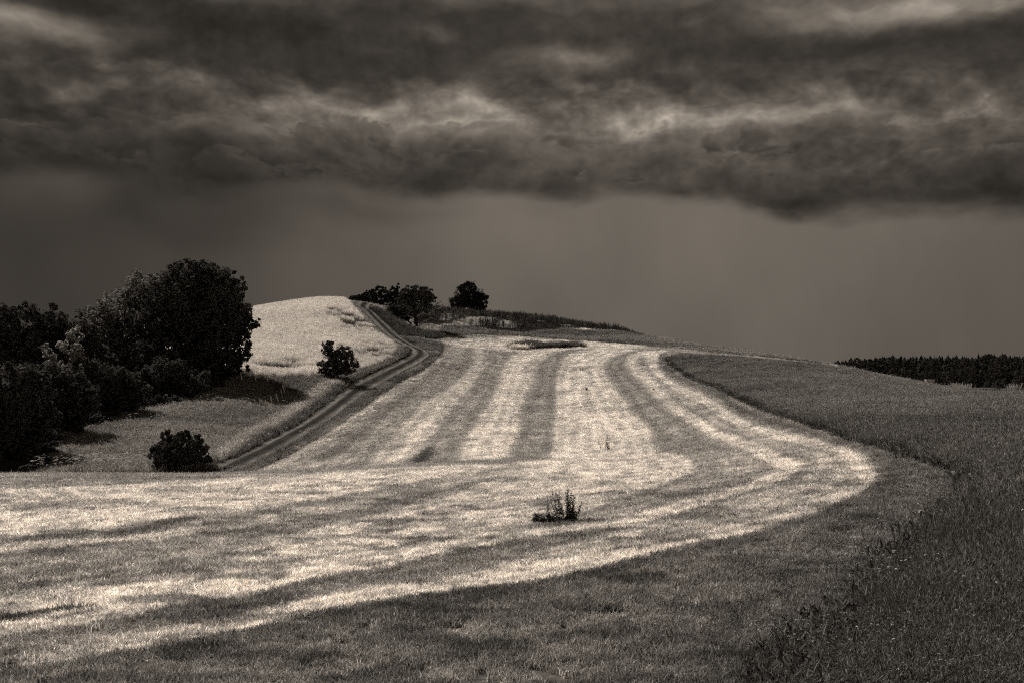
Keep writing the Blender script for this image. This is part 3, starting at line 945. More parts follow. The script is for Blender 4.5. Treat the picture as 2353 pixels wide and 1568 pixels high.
    X.append(q[:, 0]); Y.append(q[:, 1]); T.append(RNG.uniform(.08, .26, len(q))); H.append(RNG.uniform(.08, .26, len(q)))
    x, y, tone, hh = map(np.concatenate, (X, Y, T, H))
    r = np.hypot(x, y)
    s = np.clip(r / 70, .8, 3.2)
    vs_ = [tuft_mesh('verge_tuft', B_TALL, 14, .26, 1.0, .030, 1.0, rg, .45, .2, .12, 1.8) for _ in range(5)]
    scatter('rough_grass', np.stack((x, y, zmicro(x, y)), 1), tone, np.stack((s, s, hh), 1), vs_, tilt=.14, label='rough grass on the left meadow, track verges and ridge')
    # --- wheat
    x, y = in_poly(WHEAT, 42000)
    lodged = fbm(x * .10 + y * .05, y * .22 - x * .1, 200, 4)
    zone = np.zeros(len(x))
    for px, py, rx, ry in ((790, 730, 40, 9), (820, 745, 40, 12), (850, 765, 35, 10), (800, 760, 18, 6), (860, 800, 45, 9), (840, 815, 40, 10), (700, 838, 70, 12), (640, 845, 60, 8), (880, 815, 30, 7), (770, 716, 20, 4), (760, 720, 14, 3)):
        g = ground_at(px, py); q = ground_at(px, py + ry); wx = rx / FPX * g[1]; wy = max(abs(g[1] - q[1]), 1.5)
        zone = np.maximum(zone, np.exp(-((x - g[0]) / wx) ** 2 - ((y - g[1]) / wy) ** 2))
    st = fbm(x * .32 + y * .2, y * .85 - x * .35, 210, 3)
    gone = (zone * 1.15 + (lodged - .5) * .35 > .38) & (st < .57)
    k = ~gone
    x, y, zone, st = x[k], y[k], zone[k], st[k]
    d = signed_dist(WHEAT, x, y)
    tone = .60 * RNG.uniform(.72, 1.25, len(x)) * (.84 + .32 * fbm(x * .06, y * .06, 220, 3))
    hh = .82 * RNG.uniform(.85, 1.12, len(x)) * (1 - .55 * zone * (st < .62))
    s = RNG.uniform(.9, 1.3, len(x))
    vs_ = [tuft_mesh('wheat_tuft', B_WHEAT, 26, .33, 1.0, .028, .4, rg, .22, .75, .10, 1.5) for _ in range(5)]
    scatter('wheat_crop', np.stack((x, y, zmicro(x, y)), 1), tone, np.stack((s, s, hh), 1), vs_, tilt=.08, label='pale ripe wheat on the left hillside, laid flat in places')
    # --- maize on the hilltop
    x, y = in_poly(MAIZE, 7500)
    k = clear_track(x, y, 2.4)
    for g in GAPS:
        k &= (signed_dist(g, x, y) < RNG.uniform(-1.0, 1.4, len(x))) | (RNG.uniform(0, 1, len(x)) < .14)
    k &= fbm(x * .25, y * .25, 240, 3) > .38
    x, y = x[k], y[k]
    V = []

    def stalk(rng):
        vv, ff, ss = [], [], []

        def strip(pts, w):
            k0 = len(vv)
            for i, p in enumerate(pts):
                ww = w * (1 - i / len(pts)) + .01
                a = rng.uniform(0, .4)
                vv.append((p[0] - ww * .7, p[1] - ww * a, p[2])); vv.append((p[0] + ww * .7, p[1] + ww * a, p[2])); ss.extend((1, 1))
                if i:
                    ff.append((k0 + 2 * i - 2, k0 + 2 * i - 1, k0 + 2 * i + 1, k0 + 2 * i))
        strip([(0, 0, -.1), (0.02, 0, .8), (0, .02, 1.5), (.02, 0, 2.0)], .05)
        strip([(.02, 0, 1.9), (.03, 0, 2.15), (.0, .03, 2.35)], .07)
        for i in range(8):
            a = rng.uniform(0, 6.283); z = .4 + 1.4 * i / 8; L_ = rng.uniform(.45, .7)
            c, s_ = math.cos(a), math.sin(a)
            strip([(0, 0, z), (c * L_ * .45, s_ * L_ * .45, z + .35), (c * L_, s_ * L_, z + .25), (c * L_ * 1.25, s_ * L_ * 1.25, z - .05)], .10)
        me = bpy.data.meshes.new('maize_stalk')
        me.from_pydata(vv, [], ff)
        a_ = me.attributes.new('shade', 'FLOAT', 'POINT'); a_.data.foreach_set('value', np.array(ss, np.float32))
        me.materials.append(B_LEAF)
        return bpy.data.objects.new('maize_stalk', me)
    s = RNG.uniform(.5, 1.15, len(x)) * (.45 + .6 * fbm(x * .12, y * .12, 250, 2))
    s *= np.clip(.35 + signed_dist(MAIZE, x, y) / 9, .35, 1)
    scatter('maize_crop', np.stack((x, y, zmicro(x, y)), 1), .062 * RNG.uniform(.3, 2.4, len(x)), np.stack((s, s, s), 1), [stalk(rg) for _ in range(5)], tilt=.06, label='dark maize crop standing along the hilltop')
    # --- white flowers
    def flower(rng, stem, n, rad, pr):
        vv, ff, ss = [], [], []
        vv += [(-.004, 0, 0), (.004, 0, 0), (.003, 0, stem), (-.003, 0, stem)]; ff.append((0, 1, 2, 3)); ss += [.25] * 4
        for i in range(n):
            a = rng.uniform(0, 6.283); q = rad * math.sqrt(rng.uniform()); cx, cy = q * math.cos(a), q * math.sin(a); cz = stem + .25 * rad - .5 * q * q / rad
            k0 = len(vv)
            for j in range(5):
                b = j * 1.2566
                vv.append((cx + pr * math.cos(b), cy + pr * math.sin(b), cz + rng.uniform(-.3, .3) * pr)); ss.append(1)
            ff.append(tuple(range(k0, k0 + 5)))
        me = bpy.data.meshes.new('flower')
        me.from_pydata(vv, [], ff)
        a_ = me.attributes.new('shade', 'FLOAT', 'POINT'); a_.data.foreach_set('value', np.array(ss, np.float32))
        me.materials.append(B_WHITE)
        return bpy.data.objects.new('flower', me)
    x, y = polar_points(10000, 5.0, 70, 6, 46)
    d = signed_dist(TALL, x, y)
    k = (d > -.3) & (fbm(x * .9, y * .9, 300, 3) > .49); x, y, d = x[k], y[k], d[k]
    r = np.hypot(x, y)
    s = RNG.uniform(.3, .95, len(x)) * np.clip(r / 11, .7, 1.2)
    zz = np.clip((r - 5) / 9, 0, 1)
    scatter('meadow_flowers', np.stack((x, y, zmicro(x, y) + .02 + .30 * zz), 1), RNG.uniform(.25, .75, len(x)), np.stack((s, s, s), 1), [flower(rg, .17, 9, .016, .0055) for _ in range(4)], tilt=.25, label='small white clover heads dotted through the dark meadow')
    P = gpoly([(70, 1088), (95, 1070), (200, 1060), (330, 1075), (340, 1088)])
    x, y = in_poly(P, 150)
    x2, y2 = in_poly(LEFTM, 130)
    x, y = np.append(x, x2), np.append(y, y2)
    s = RNG.uniform(.6, 1.1, len(x))
    scatter('umbel_flowers', np.stack((x, y, zmicro(x, y)), 1), RNG.uniform(.35, .75, len(x)), np.stack((s, s, s), 1), [flower(rg, .85, 16, .13, .035) for _ in range(4)], tilt=.08, label='white umbel flowers standing in the left meadow')


build_grass()

# ------------------------------------------------------------------ trees, shrubs and small things
M_BARK = mat_plain('bark', .045, vary=.4, scale=6)
M_PALEBARK = mat_plain('pale_bark', .22, vary=.4, scale=6)
M_DEAD = mat_plain('bleached_wood', .5, vary=.3, scale=5)
M_LEAF = mat_plain('dark_leaves', .090, trans=.32, vary=.5, scale=.8)
M_LEAF2 = mat_plain('mid_leaves', .25, trans=.30, vary=.5, scale=.8)
M_LEAF3 = mat_plain('light_leaves', .36, trans=.35, vary=.6, scale=1.2)
M_NEEDLE = mat_plain('dark_needles', .045, trans=.10, vary=.5, scale=.6)
M_NEEDLE2 = mat_plain('pine_needles', .115, trans=.10, vary=.5, scale=.9)
M_FARWOOD = mat_plain('far_leaves', .085, trans=.10, vary=.5, scale=.25)
M_WEED = mat_plain('weed_leaves', .17, trans=.3, vary=.6, scale=25)
M_STEM = mat_plain('weed_stems', .10, vary=.3, scale=25)
M_POST = mat_plain('grey_post_wood', .72, vary=.25, scale=9)
M_WHITE = mat_plain('white_paint', .75, vary=.1, scale=4)
M_UMBEL = mat_plain('umbel_petals', .72, trans=.2, vary=.15, scale=9)
M_STRAW = mat_plain('dry_straw', .42, trans=.3, vary=.4, scale=9)
M_EARTH = mat_plain('heaped_earth', .14, vary=.7, scale=2.5)


def tube(path, radii, sides=6):
    V, F = [], []
    P = [np.array(p, float) for p in path]
    for i, (p, r) in enumerate(zip(P, radii)):
        t = P[min(i + 1, len(P) - 1)] - P[max(i - 1, 0)]
        t /= np.linalg.norm(t) + 1e-9
        a = np.cross(t, (0, 0, 1) if abs(t[2]) < .9 else (1, 0, 0)); a /= np.linalg.norm(a); b = np.cross(t, a)
        for j in range(sides):
            q = 2 * math.pi * j / sides
            V.append(p + (a * math.cos(q) + b * math.sin(q)) * r)
    for i in range(len(P) - 1):
        for j in range(sides):
            k = i * sides + j; l = i * sides + (j + 1) % sides
            F.append((k, l, l + sides, k + sides))
    F.append(tuple(range(sides))[::-1]); F.append(tuple(range((len(P) - 1) * sides, len(P) * sides)))
    return V, F


def join(parts):
    V, F = [], []
    for v, f in parts:
        k = len(V)
        V += [tuple(map(float, q)) for q in v]
        F += [tuple(i + k for i in g) for g in f]
    return V, F


def bent(a, b, rng, sag=.12, n=5):
    a, b = np.array(a, float), np.array(b, float)
    L = np.linalg.norm(b - a)
    off = rng.normal(0, sag * L, 3)
    return [a + (b - a) * s + off * math.sin(math.pi * s) for s in np.linspace(0, 1, n)]


def leaves(lobes, n, size, rng, clump=.30, per=34, shell=.45, flat=1.0, narrow=.62):
    """leaf blades gathered into clumps through the volume of the lobes; 4 vertices each"""
    vol = np.array([l[1][0] * l[1][2] for l in lobes]); vol = vol / vol.sum()
    out = []
    for (c, rr), w in zip(lobes, vol):
        m = max(3, int(n * w / per))
        d = rng.normal(size=(m, 3)); d /= np.linalg.norm(d, axis=1)[:, None]
        q = (rng.uniform(shell ** 3, 1.0, m)) ** (1 / 3)
        cc = np.array(c) + d * q[:, None] * np.array(rr)
        cr = clump * min(rr) * rng.uniform(.55, 1.25, m)
        k = per
        o = rng.normal(size=(m, k, 3)); o /= np.linalg.norm(o, axis=2)[:, :, None]
        o = o * (rng.uniform(0, 1, (m, k, 1)) ** .45)
        o[:, :, 2] *= flat
        P = cc[:, None] + o * cr[:, None, None]
        out.append(np.concatenate((P, d[:, None].repeat(k, 1), o), 2).reshape(-1, 9))
    A = np.concatenate(out)
    P = A[:, :3]
    nrm = A[:, 3:6] * .5 + A[:, 6:9] + rng.normal(0, .6, P.shape) + (0, 0, .5)
    nrm /= np.linalg.norm(nrm, axis=1)[:, None]
    t = np.cross(nrm, rng.normal(size=P.shape)); t /= np.linalg.norm(t, axis=1)[:, None]
    b = np.cross(nrm, t)
    s = size * rng.uniform(.55, 1.35, (len(P), 1))
    droop = nrm * s * .25
    V = np.stack((P - t * s, P - b * s * narrow + droop * .4, P + t * s - droop, P + b * s * narrow + droop * .4), 1)
    return V.reshape(-1, 3)


def lobe(px, py, rx, ry, depth, rz=None):
    k = depth / FPX
    return at(px, py, depth), (rx * k, (rz or (rx + ry) / 2) * k, ry * k)


def tree(name, label, cat, base, lobes_px, depth, n, size, leafmat=None, bark=None, group=None, trunk=.25, seed=1, clump=.30, per=34, shell=.45, flat=1.0, narrow=.62, limbs=True, rz=None):
    rng = np.random.default_rng(seed)
    b = at(base, 868, depth)
    root = np.array((b[0], b[1], float(zmicro(np.array([b[0]]), np.array([b[1]]))[0])))
    e = empty(name, root, label, cat, group)
    L = [lobe(*l[:4], depth + (l[4] if len(l) > 4 else 0), rz) for l in lobes_px]
    L = [(np.array(c) - root, r) for c, r in L]
    V = leaves(L, n, size, rng, clump, per, shell, flat, narrow)
    quads_obj('crown', V, 4, leafmat or M_LEAF, e)
    top = max(c[2] for c, r in L)
    cx = np.mean([c for c, r in L], 0)
    fork = np.array((cx[0] * .35, cx[1] * .35, max(.3, top * .38)))
    parts = [tube([(0, 0, -.4), (0, 0, .15), fork * .5 + rng.normal(0, .05, 3), fork, (cx * .5 + fork * .5), np.array((cx[0], cx[1], top))], [trunk * 1.5, trunk * 1.1, trunk, trunk * .8, trunk * .5, trunk * .12], 8)]
    if limbs:
        for c, r in L:
            a = fork * rng.uniform(.75, 1.0)
            parts.append(tube(bent(a, c + np.array((0, 0, r[2] * .4)), rng), np.linspace(trunk * .55, trunk * .08, 5), 5))
            for _ in range(3):
                parts.append(tube(bent(c * .6 + a * .4, c + rng.normal(0, .55, 3) * np.array(r), rng, .08, 4), np.linspace(trunk * .25, trunk * .04, 4), 4))
    v, f = join(parts)
    obj('trunk', v, f, bark or M_BARK, e, smooth=True)
    return e


def base_on(px, py):
    return ground_at(px, py)


# --- the wood on the left
tree('oak_tree', 'large dark round-crowned tree, tallest of the wood at its right end', 'tree', 455, [(455, 690, 96, 90), (395, 700, 90, 82), (500, 705, 72, 84), (525, 740, 52, 60), (515, 800, 60, 66), (470, 830, 80, 60), (400, 800, 95, 80), (580, 744, 24, 14), (590, 738, 12, 9), (556, 768, 32, 30), (545, 832, 30, 32), (525, 660, 40, 40), (425, 640, 55, 44), (470, 635, 45, 38), (440, 872, 60, 26), (505, 858, 34, 24), (380, 850, 60, 46), (430, 845, 60, 45)],
     112, 42000, .22, trunk=.42, seed=3, clump=.17, per=22, shell=.38)
tree('ash_tree', 'broad lighter-leaved tree just left of the tallest dark tree', 'tree', 300, [(332, 672, 52, 52), (285, 715, 60, 55), (235, 750, 52, 50), (300, 780, 75, 60), (355, 740, 60, 60), (250, 820, 70, 55), (330, 850, 75, 50), (392, 792, 45, 42)],
     116, 28000, .20, leafmat=M_LEAF2, trunk=.3, seed=5, clump=.20, per=22, shell=.38)
tree('beech_tree', 'dark tree at the far left edge with a low rounded top', 'tree', 30, [(35, 735, 55, 42), (-20, 760, 70, 60), (70, 790, 60, 60), (10, 830, 75, 65)], 104, 8000, .26, trunk=.28, seed=6)
tree('maple_tree', 'dark rounded tree between the left edge and the broad lighter tree', 'tree', 145, [(140, 740, 55, 42), (180, 790, 58, 55), (110, 800, 55, 55), (150, 850, 70, 60), (215, 850, 60, 60)], 106, 9000, .26, trunk=.28, seed=7)
tree('birch_tree', 'slender pale-leaved young tree with a thin light trunk before the wood', 'tree', 170, [(172, 770, 20, 20), (160, 798, 27, 18), (178, 822, 22, 20), (150, 840, 20, 16)], 88, 1500, .15, leafmat=M_LEAF3, bark=M_PALEBARK, trunk=.07, seed=8, per=22)
tree('birch_tree', 'smaller pale-leaved sapling left of the slender young tree', 'tree', 118, [(108, 805, 14, 17), (118, 828, 16, 16)], 86, 650, .14, leafmat=M_LEAF3, bark=M_PALEBARK, trunk=.055, seed=9, per=18)
tree('hazel_tree', 'dark leafy tree low on the left edge above the brow', 'tree', 20, [(25, 900, 80, 70), (-30, 960, 80, 80), (60, 970, 62, 70), (20, 1035, 75, 52), (70, 905, 50, 60)], 68, 11000, .20, trunk=.2, seed=10)
tree('hazel_tree', 'dark leafy tree right of the low one on the left edge', 'tree', 130, [(120, 900, 66, 64), (165, 915, 56, 52), (105, 965, 52, 42), (150, 965, 42, 32), (95, 1025, 38, 34)], 76, 9000, .20, leafmat=M_LEAF, trunk=.18, seed=12)
tree('hazel_tree', 'dark bushy tree in the middle of the wood margin', 'tree', 245, [(240, 880, 66, 54), (290, 890, 55, 42), (205, 920, 50, 38), (270, 928, 50, 26)], 88, 8000, .20, leafmat=M_LEAF, trunk=.18, seed=13)
tree('hazel_tree', 'dark bushy tree under the large round crown at the wood margin', 'tree', 390, [(380, 870, 66, 46), (435, 880, 60, 32), (340, 895, 50, 32), (400, 905, 60, 20)], 100, 7000, .22, trunk=.18, seed=14)
for i, (px, py, r, lab) in enumerate([(88, 1066, 26, 'lowest dark shrub at the foot of the wood, beside the brow'), (140, 1010, 26, 'dark shrub at the wood foot below the pale-leaved sapling'),
                                      (205, 975, 28, 'dark shrub at the wood foot left of the mid margin'), (285, 945, 26, 'dark shrub at the wood foot in mid margin'), (360, 926, 24, 'dark shrub at the wood foot below the broad lighter tree')]):
    g = base_on(px, py + 8)
    tree('woodland_shrub', lab, 'shrub', px, [(px, py - r * .3, r, r * .7), (px - r * .7, py - r * .1, r * .7, r * .6), (px + r * .6, py, r * .6, r * .45)], g[1] + 1.0, 1800, .16, leafmat=(M_LEAF, M_LEAF2)[i == 1], group='shrubs along the foot of the wood', trunk=.06, seed=20 + i, per=24)

for i, (px, py) in enumerate([(65, 1085), (108, 1045), (122, 1028), (165, 1000), (180, 988), (230, 968), (258, 958), (312, 942), (335, 935), (395, 925), (425, 916), (460, 904), (495, 890)]):
    g = base_on(px, py + 4)
    r = 20 + 5 * math.sin(i * 2.7)
    tree('woodland_shrub', 'dark shrub in the unbroken undergrowth along the foot of the wood', 'shrub', px, [(px, py - r * .35, r, r * .6), (px - r * .6, py - r * .2, r * .7, r * .5), (px + r * .7, py - r * .1, r * .6, r * .4)], g[1] + .6, 1300, .15, leafmat=M_LEAF, group='undergrowth along the foot of the wood', trunk=.05, seed=60 + i, per=22, limbs=False)

# --- single bushes on the meadow
g = base_on(412, 1084)
tree('hawthorn_bush', 'wide dark rounded bush just beyond the brow, left of the track', 'bush', 412, [(405, 1035, 48, 36), (445, 1040, 32, 30), (372, 1035, 28, 26), (395, 1003, 26, 18), (425, 995, 16, 14), (450, 1008, 18, 14), (420, 1062, 52, 22), (372, 1066, 24, 18), (465, 1055, 20, 20)],
     g[1], 9000, .105, trunk=.06, seed=31, clump=.34, shell=.3)
g = base_on(768, 872)
tree('young_oak_tree', 'small dark open-branched tree in front of the pale wheat', 'tree', 768, [(752, 800, 17, 17), (768, 822, 22, 20), (788, 808, 17, 18), (802, 818, 13, 13), (743, 838, 19, 13), (775, 842, 30, 18), (806, 838, 20, 18), (768, 860, 22, 14), (742, 852, 14, 8), (792, 852, 18, 9), (758, 788, 10, 7)],
     g[1], 8500, .12, trunk=.10, seed=33, clump=.30, per=20, shell=.25)

# --- the hilltop
e = tree('pine_tree', 'windswept pine with layered crown and bleached dead limbs on the hilltop', 'tree', 955, [(955, 664, 27, 9), (975, 668, 20, 8), (938, 676, 22, 8), (962, 680, 40, 10), (985, 686, 20, 9), (930, 690, 24, 7), (958, 692, 36, 9), (912, 708, 22, 6), (932, 714, 22, 6), (985, 702, 12, 6)],
         203, 9000, .27, leafmat=M_NEEDLE2, trunk=.36, seed=41, clump=.6, per=30, flat=.6, narrow=.28, rz=26)
rb = np.array(e.location)
rng = np.random.default_rng(5)
for pts in ([(958, 728), (972, 718), (982, 722), (995, 712), (1003, 704), (1004, 692)], [(985, 725), (998, 705), (996, 692), (1006, 684)], [(1000, 712), (1012, 706), (1020, 695), (1030, 698)], [(1002, 700), (1015, 692), (1022, 694)],
            [(962, 750), (978, 735), (985, 748), (988, 765)], [(975, 738), (990, 730), (1003, 735)]):
    P = [at(px, py, 201.5) - rb + np.array((0, rng.normal(0, .5), 0)) for px, py in pts]
    v, f = tube(P, np.linspace(.12, .04, len(P)), 5)
    q = obj('dead_branch', v, f, M_DEAD, e, smooth=True)
tree('pine_tree', 'second stem of dark pine leaning left below the windswept pine', 'tree', 946, [(915, 722, 16, 7), (905, 712, 14, 6), (930, 732, 12, 6)], 201, 1500, .28, leafmat=M_NEEDLE, trunk=.2, seed=42, per=22, narrow=.3)
g = 200
tree('juniper_shrub', 'low dark spreading shrub at the foot of the windswept pine', 'shrub', 960, [(945, 766, 32, 8), (980, 768, 30, 8), (1008, 768, 20, 7), (965, 762, 26, 7)], 199, 3000, .22, leafmat=M_NEEDLE, trunk=.06, seed=43, per=24, limbs=False)
tree('cypress_tree', 'broad dark dome-shaped conifer alone on the hilltop skyline', 'tree', 1077, [(1077, 685, 36, 24), (1060, 690, 28, 20), (1098, 690, 24, 20), (1075, 664, 24, 16), (1098, 705, 22, 12), (1050, 700, 18, 10), (1075, 655, 12, 8), (1088, 658, 9, 7), (1065, 660, 8, 7)],
     272, 9000, .34, leafmat=M_NEEDLE, trunk=.3, seed=44, clump=.34, narrow=.35)
for i, (L, base, d, lab) in enumerate([([(800, 692, 16, 7), (814, 686, 12, 8), (822, 694, 14, 8)], 806, 225, 'lowest dark shrub at the left end of the hilltop row'),
                                       ([(835, 682, 17, 10), (852, 674, 14, 9), (828, 692, 18, 8), (850, 690, 20, 10)], 838, 228, 'dark low pine beside the lowest shrub in the hilltop row'),
                                       ([(872, 666, 16, 9), (862, 676, 20, 10), (886, 675, 20, 11), (872, 690, 24, 11), (892, 692, 18, 10)], 872, 230, 'dark rounded pine in the middle of the hilltop row'),
                                       ([(905, 668, 16, 10), (914, 657, 4, 9), (900, 680, 20, 11), (920, 674, 18, 12), (910, 692, 26, 12), (935, 690, 20, 12)], 908, 230, 'dark pine with a pointed tip in the hilltop row')]):
    tree('pine_tree', lab, 'tree', base, L, d, 3400, .27, leafmat=M_NEEDLE, group='row of dark pines on the hilltop', trunk=.16, seed=50 + i, per=24, narrow=.35)

# --- far wood on the right: shared meshes, one thing per tree
def conifer_meshes():
    out = []
    for s in range(5):
        rng = np.random.default_rng(70 + s)
        V = []
        H = 1.0; layers = 15; wide = rng.uniform(.14, .26)
        for i in range(layers):
            z = .10 + .90 * i / layers; R = wide * (1 - i / layers) ** .8 + .012
            k = 13 if i < 9 else 8
            for j in range(k):
                a = 6.283 * (j + rng.uniform(0, .8)) / k; q = R * rng.uniform(.65, 1.2)
                c, sn = math.cos(a), math.sin(a); w = .45 * q + .008
                V += [(0, 0, z + .05), (c * q * .6 - sn * w, sn * q * .6 + c * w, z - .01), (c * q, sn * q, z - .035 - .02 * rng.uniform()), (c * q * .6 + sn * w, sn * q * .6 - c * w, z - .01)]
        V += [(-.008, 0, .9), (.008, 0, .9), (.001, .0, 1.02), (-.001, 0, 1.02)]
        out.append(np.array(V))
    return out


def far_wood():
    rng = np.random.default_rng(77)
    crowns = []
    for V in conifer_meshes():
        o = quads_obj('crown', V, 4, M_FARWOOD)
        COL.objects.unlink(o); crowns.append(o.data); bpy.data.objects.remove(o)
    tv, tf = tube([(0, 0, -.1), (0, 0, .3), (0, 0, .95)], [.018, .014, .003], 6)
    tr = bpy.data.meshes.new('trunk'); tr.from_pydata([tuple(map(float, p)) for p in tv], [], tf); tr.materials.append(M_BARK)
    tops = [(1895, 832), (1910, 830), (1930, 823), (1960, 817), (2000, 818), (2040, 814), (2100, 815), (2170, 814), (2250, 812), (2300, 808), (2352, 818), (2420, 818)]
    xs = [t[0] for t in tops]; ys = [t[1] for t in tops]
    for row, d0 in ((0, 640), (1, 690)):
        px = 1896 + row * 5
        while px < 2400:
            d = d0 + rng.uniform(-14, 14)
            py = np.interp(px, xs, ys) + float(np.clip(rng.normal(4, 2.8), -4, 10)) + row * 1.5
            top = at(px, py, d)
            z0 = float(height(np.array([top[0]]), np.array([top[1]]))[0])
            H = top[2] - z0
            w = H * rng.uniform(.8, 1.25)
            e = empty('conifer_tree', (top[0], top[1], z0), ('dark pointed conifer in the front of the distant wood on the right', 'dark pointed conifer in the back of the distant wood on the right')[row], 'tree', ('front conifers of the distant wood', 'back conifers of the distant wood')[row])
            c = bpy.data.objects.new('crown', crowns[rng.integers(5)]); COL.objects.link(c); c.parent = e; c.scale = (w, w, H); c.rotation_euler = (0, 0, rng.uniform(0, 6.28))
            t = bpy.data.objects.new('trunk', tr); COL.objects.link(t); t.parent = e; t.scale = (w, w, H)
            px += rng.uniform(4, 9)
    # a few rounded crowns rise among the conifers
    for s in range(15):
        px = 1935 + s * 31 + rng.uniform(-11, 11)
        d = 625 + rng.uniform(-8, 8)
        py = np.interp(px, xs, ys) + rng.uniform(1, 9)
        w = rng.uniform(8, 15)
        L = [(px, py + 9, w, 9), (px - w * .6, py + 18, w * .8, 11), (px + w * .6, py + 17, w * .8, 11), (px, py + 32, w * 1.1, 16), (px, py + 52, w, 16)]
        tree('broadleaf_tree', 'dark rounded crown rising among the conifers of the distant wood', 'tree', px, L, d, 900, .8, leafmat=M_FARWOOD, group='rounded crowns in the distant wood', trunk=.3, seed=140 + s, per=16, limbs=False)
    # rounder broadleaved trees along the near side
    for s in range(15):
        px = 2020 + s * 24 + rng.uniform(-8, 8)
        d = 560 + rng.uniform(-12, 12)
        py = np.interp(px, (2020, 2150, 2250, 2400), (862, 848, 838, 834)) + rng.uniform(-5, 6)
        L = [(px + rng.uniform(-10, 10), py + rng.uniform(4, 30), rng.uniform(9, 15), rng.uniform(8, 13)) for _ in range(6)] + [(px + rng.uniform(-8, 8), py + 48, 14, 14), (px, py + 8, 9, 8)]
        tree('broadleaf_tree', 'dark rounded tree along the near side of the distant wood', 'tree', px, L, d, 900, .8, leafmat=M_FARWOOD, group='rounded trees before the distant wood', trunk=.3, seed=100 + s, per=16, limbs=False)


far_wood()

# --- fence posts round the left meadow (foot, tip)
POSTS = [((1225, 305), (1203, 205)), ((1450, 325), (1428, 235)), ((1640, 335), (1615, 245)), ((1828, 360), (1800, 285)), ((1905, 420), (1877, 322)), ((1918, 450), (1895, 375)), ((1903, 500), (1880, 420)), ((1862, 575), (1845, 480)),
         ((1800, 650), (1773, 545)), ((1700, 700), (1683, 600)), ((1608, 770), (1595, 655)), ((1520, 775), (1510, 700)), ((1442, 860), (1435, 775)), ((1318, 940), (1295, 825)), ((1180, 993), (1120, 885)), ((1020, 1075), (940, 958)),
         ((885, 1145), (770, 1025)), ((718, 1207), (655, 1075))]
NTH = ['first', 'second', 'third', 'fourth', 'fifth', 'sixth', 'seventh', 'eighth', 'ninth', 'tenth', 'eleventh', 'twelfth', 'thirteenth', 'fourteenth', 'fifteenth', 'sixteenth', 'seventeenth', 'eighteenth']
for i, (a, b) in enumerate(POSTS[::-1]):
    fx, fy = (400 + a[0] / 6.533) * .9484, (880 + a[1] / 6.533) * .9484
    tx, ty = (400 + b[0] / 6.533) * .9484, (880 + b[1] / 6.533) * .9484
    g = ground_at(fx, fy)
    tip = at(tx, ty, g[1]) - g
    tip = tip * max(1.0, 1.2 / np.linalg.norm(tip))
    u = tip / np.linalg.norm(tip)
    v, f = tube([-u * .3, tip * .5, tip * .96, tip], [.06, .058, .055, .03], 7)
    o = obj('fence_post', v, f, M_POST, loc=g)
    lean = 'strongly leaning' if abs(tip[0]) > .35 else 'thin pale'
    tag(o, '%s fence post, %s along the meadow fence counted from the round bush' % (lean, NTH[i]), 'fence post', 'fence posts round the left meadow')
for i, (a, b) in enumerate((((40, 1460), (25, 1340)), ((110, 1410), (95, 1320)), ((225, 1400), (215, 1310)))):
    fx, fy = (340 + a[0] / 9.225) * .9484, (990 + a[1] / 9.225) * .9484
    tx, ty = (340 + b[0] / 9.225) * .9484, (990 + b[1] / 9.225) * .9484
    g = ground_at(fx, fy - 4)
    tip = at(tx, ty, g[1]) - g
    tip = tip * max(1.0, .5 / np.linalg.norm(tip))
    v, f = tube([-tip * .3, tip * .5, tip * .96, tip], [.03, .03, .028, .015], 7)
    tag(obj('fence_post', v, f, M_POST, loc=g), 'short pale stake left of the round bush, %s of three from the left' % NTH[i], 'fence post', 'short stakes beside the round bush')

# --- weeds standing in the mown field
def leafy_stem(path, rng, n, size, start=.2):
    """a stem and the leaves on it"""
    P = [np.array(p, float) for p in path]
    sv, sf = tube(P, np.linspace(.005, .0018, len(P)), 5)
    V = []
    for k in range(n):
        s = start + (1 - start) * (k + rng.uniform()) / n
        i = min(int(s * (len(P) - 1)), len(P) - 2); fr = s * (len(P) - 1) - i
        c = P[i] * (1 - fr) + P[i + 1] * fr
        a = rng.uniform(0, 6.283); L = size * rng.uniform(.5, 1.3) * (1.25 - .55 * s)
        d = np.array((math.cos(a), math.sin(a), rng.uniform(-.2, .8))); d /= np.linalg.norm(d)
        w = np.cross(d, (0, 0, 1)); w = w / np.linalg.norm(w) * L * .34
        V += [c, c + d * L * .5 + w, c + d * L - np.array((0, 0, L * .15)), c + d * L * .5 - w]
    return sv, sf, np.array(V)


def weed(base, label, stems, low=None, seed=0, name='weed_clump', size=.058, dens=120):
    rng = np.random.default_rng(seed)
    g = base
    e = empty(name, g, label, 'weed')
    for x, y, h, k in stems:
        lean = rng.normal(0, .12, 2) * h
        path = [(x, y, -.03), (x + lean[0] * .3, y + lean[1] * .3, h * .35), (x + lean[0] * .8, y + lean[1] * .8, h * .7), (x + lean[0], y + lean[1], h)]
        sv, sf, V = leafy_stem(path, rng, max(4, int(dens * h * k)), size)
        s = obj('stem', [tuple(map(float, p)) for p in sv], sf, M_STEM, e)
        tag(quads_obj('leaf_cluster', V, 4, M_WEED, s), kind='stuff')
    if low:
        L = [((x, y, z), r) for x, y, z, r in low]
        quads_obj('low_foliage', leaves(L, 520, size * .75, rng, clump=1.0, per=10, shell=.05), 4, M_WEED, e)
    return e


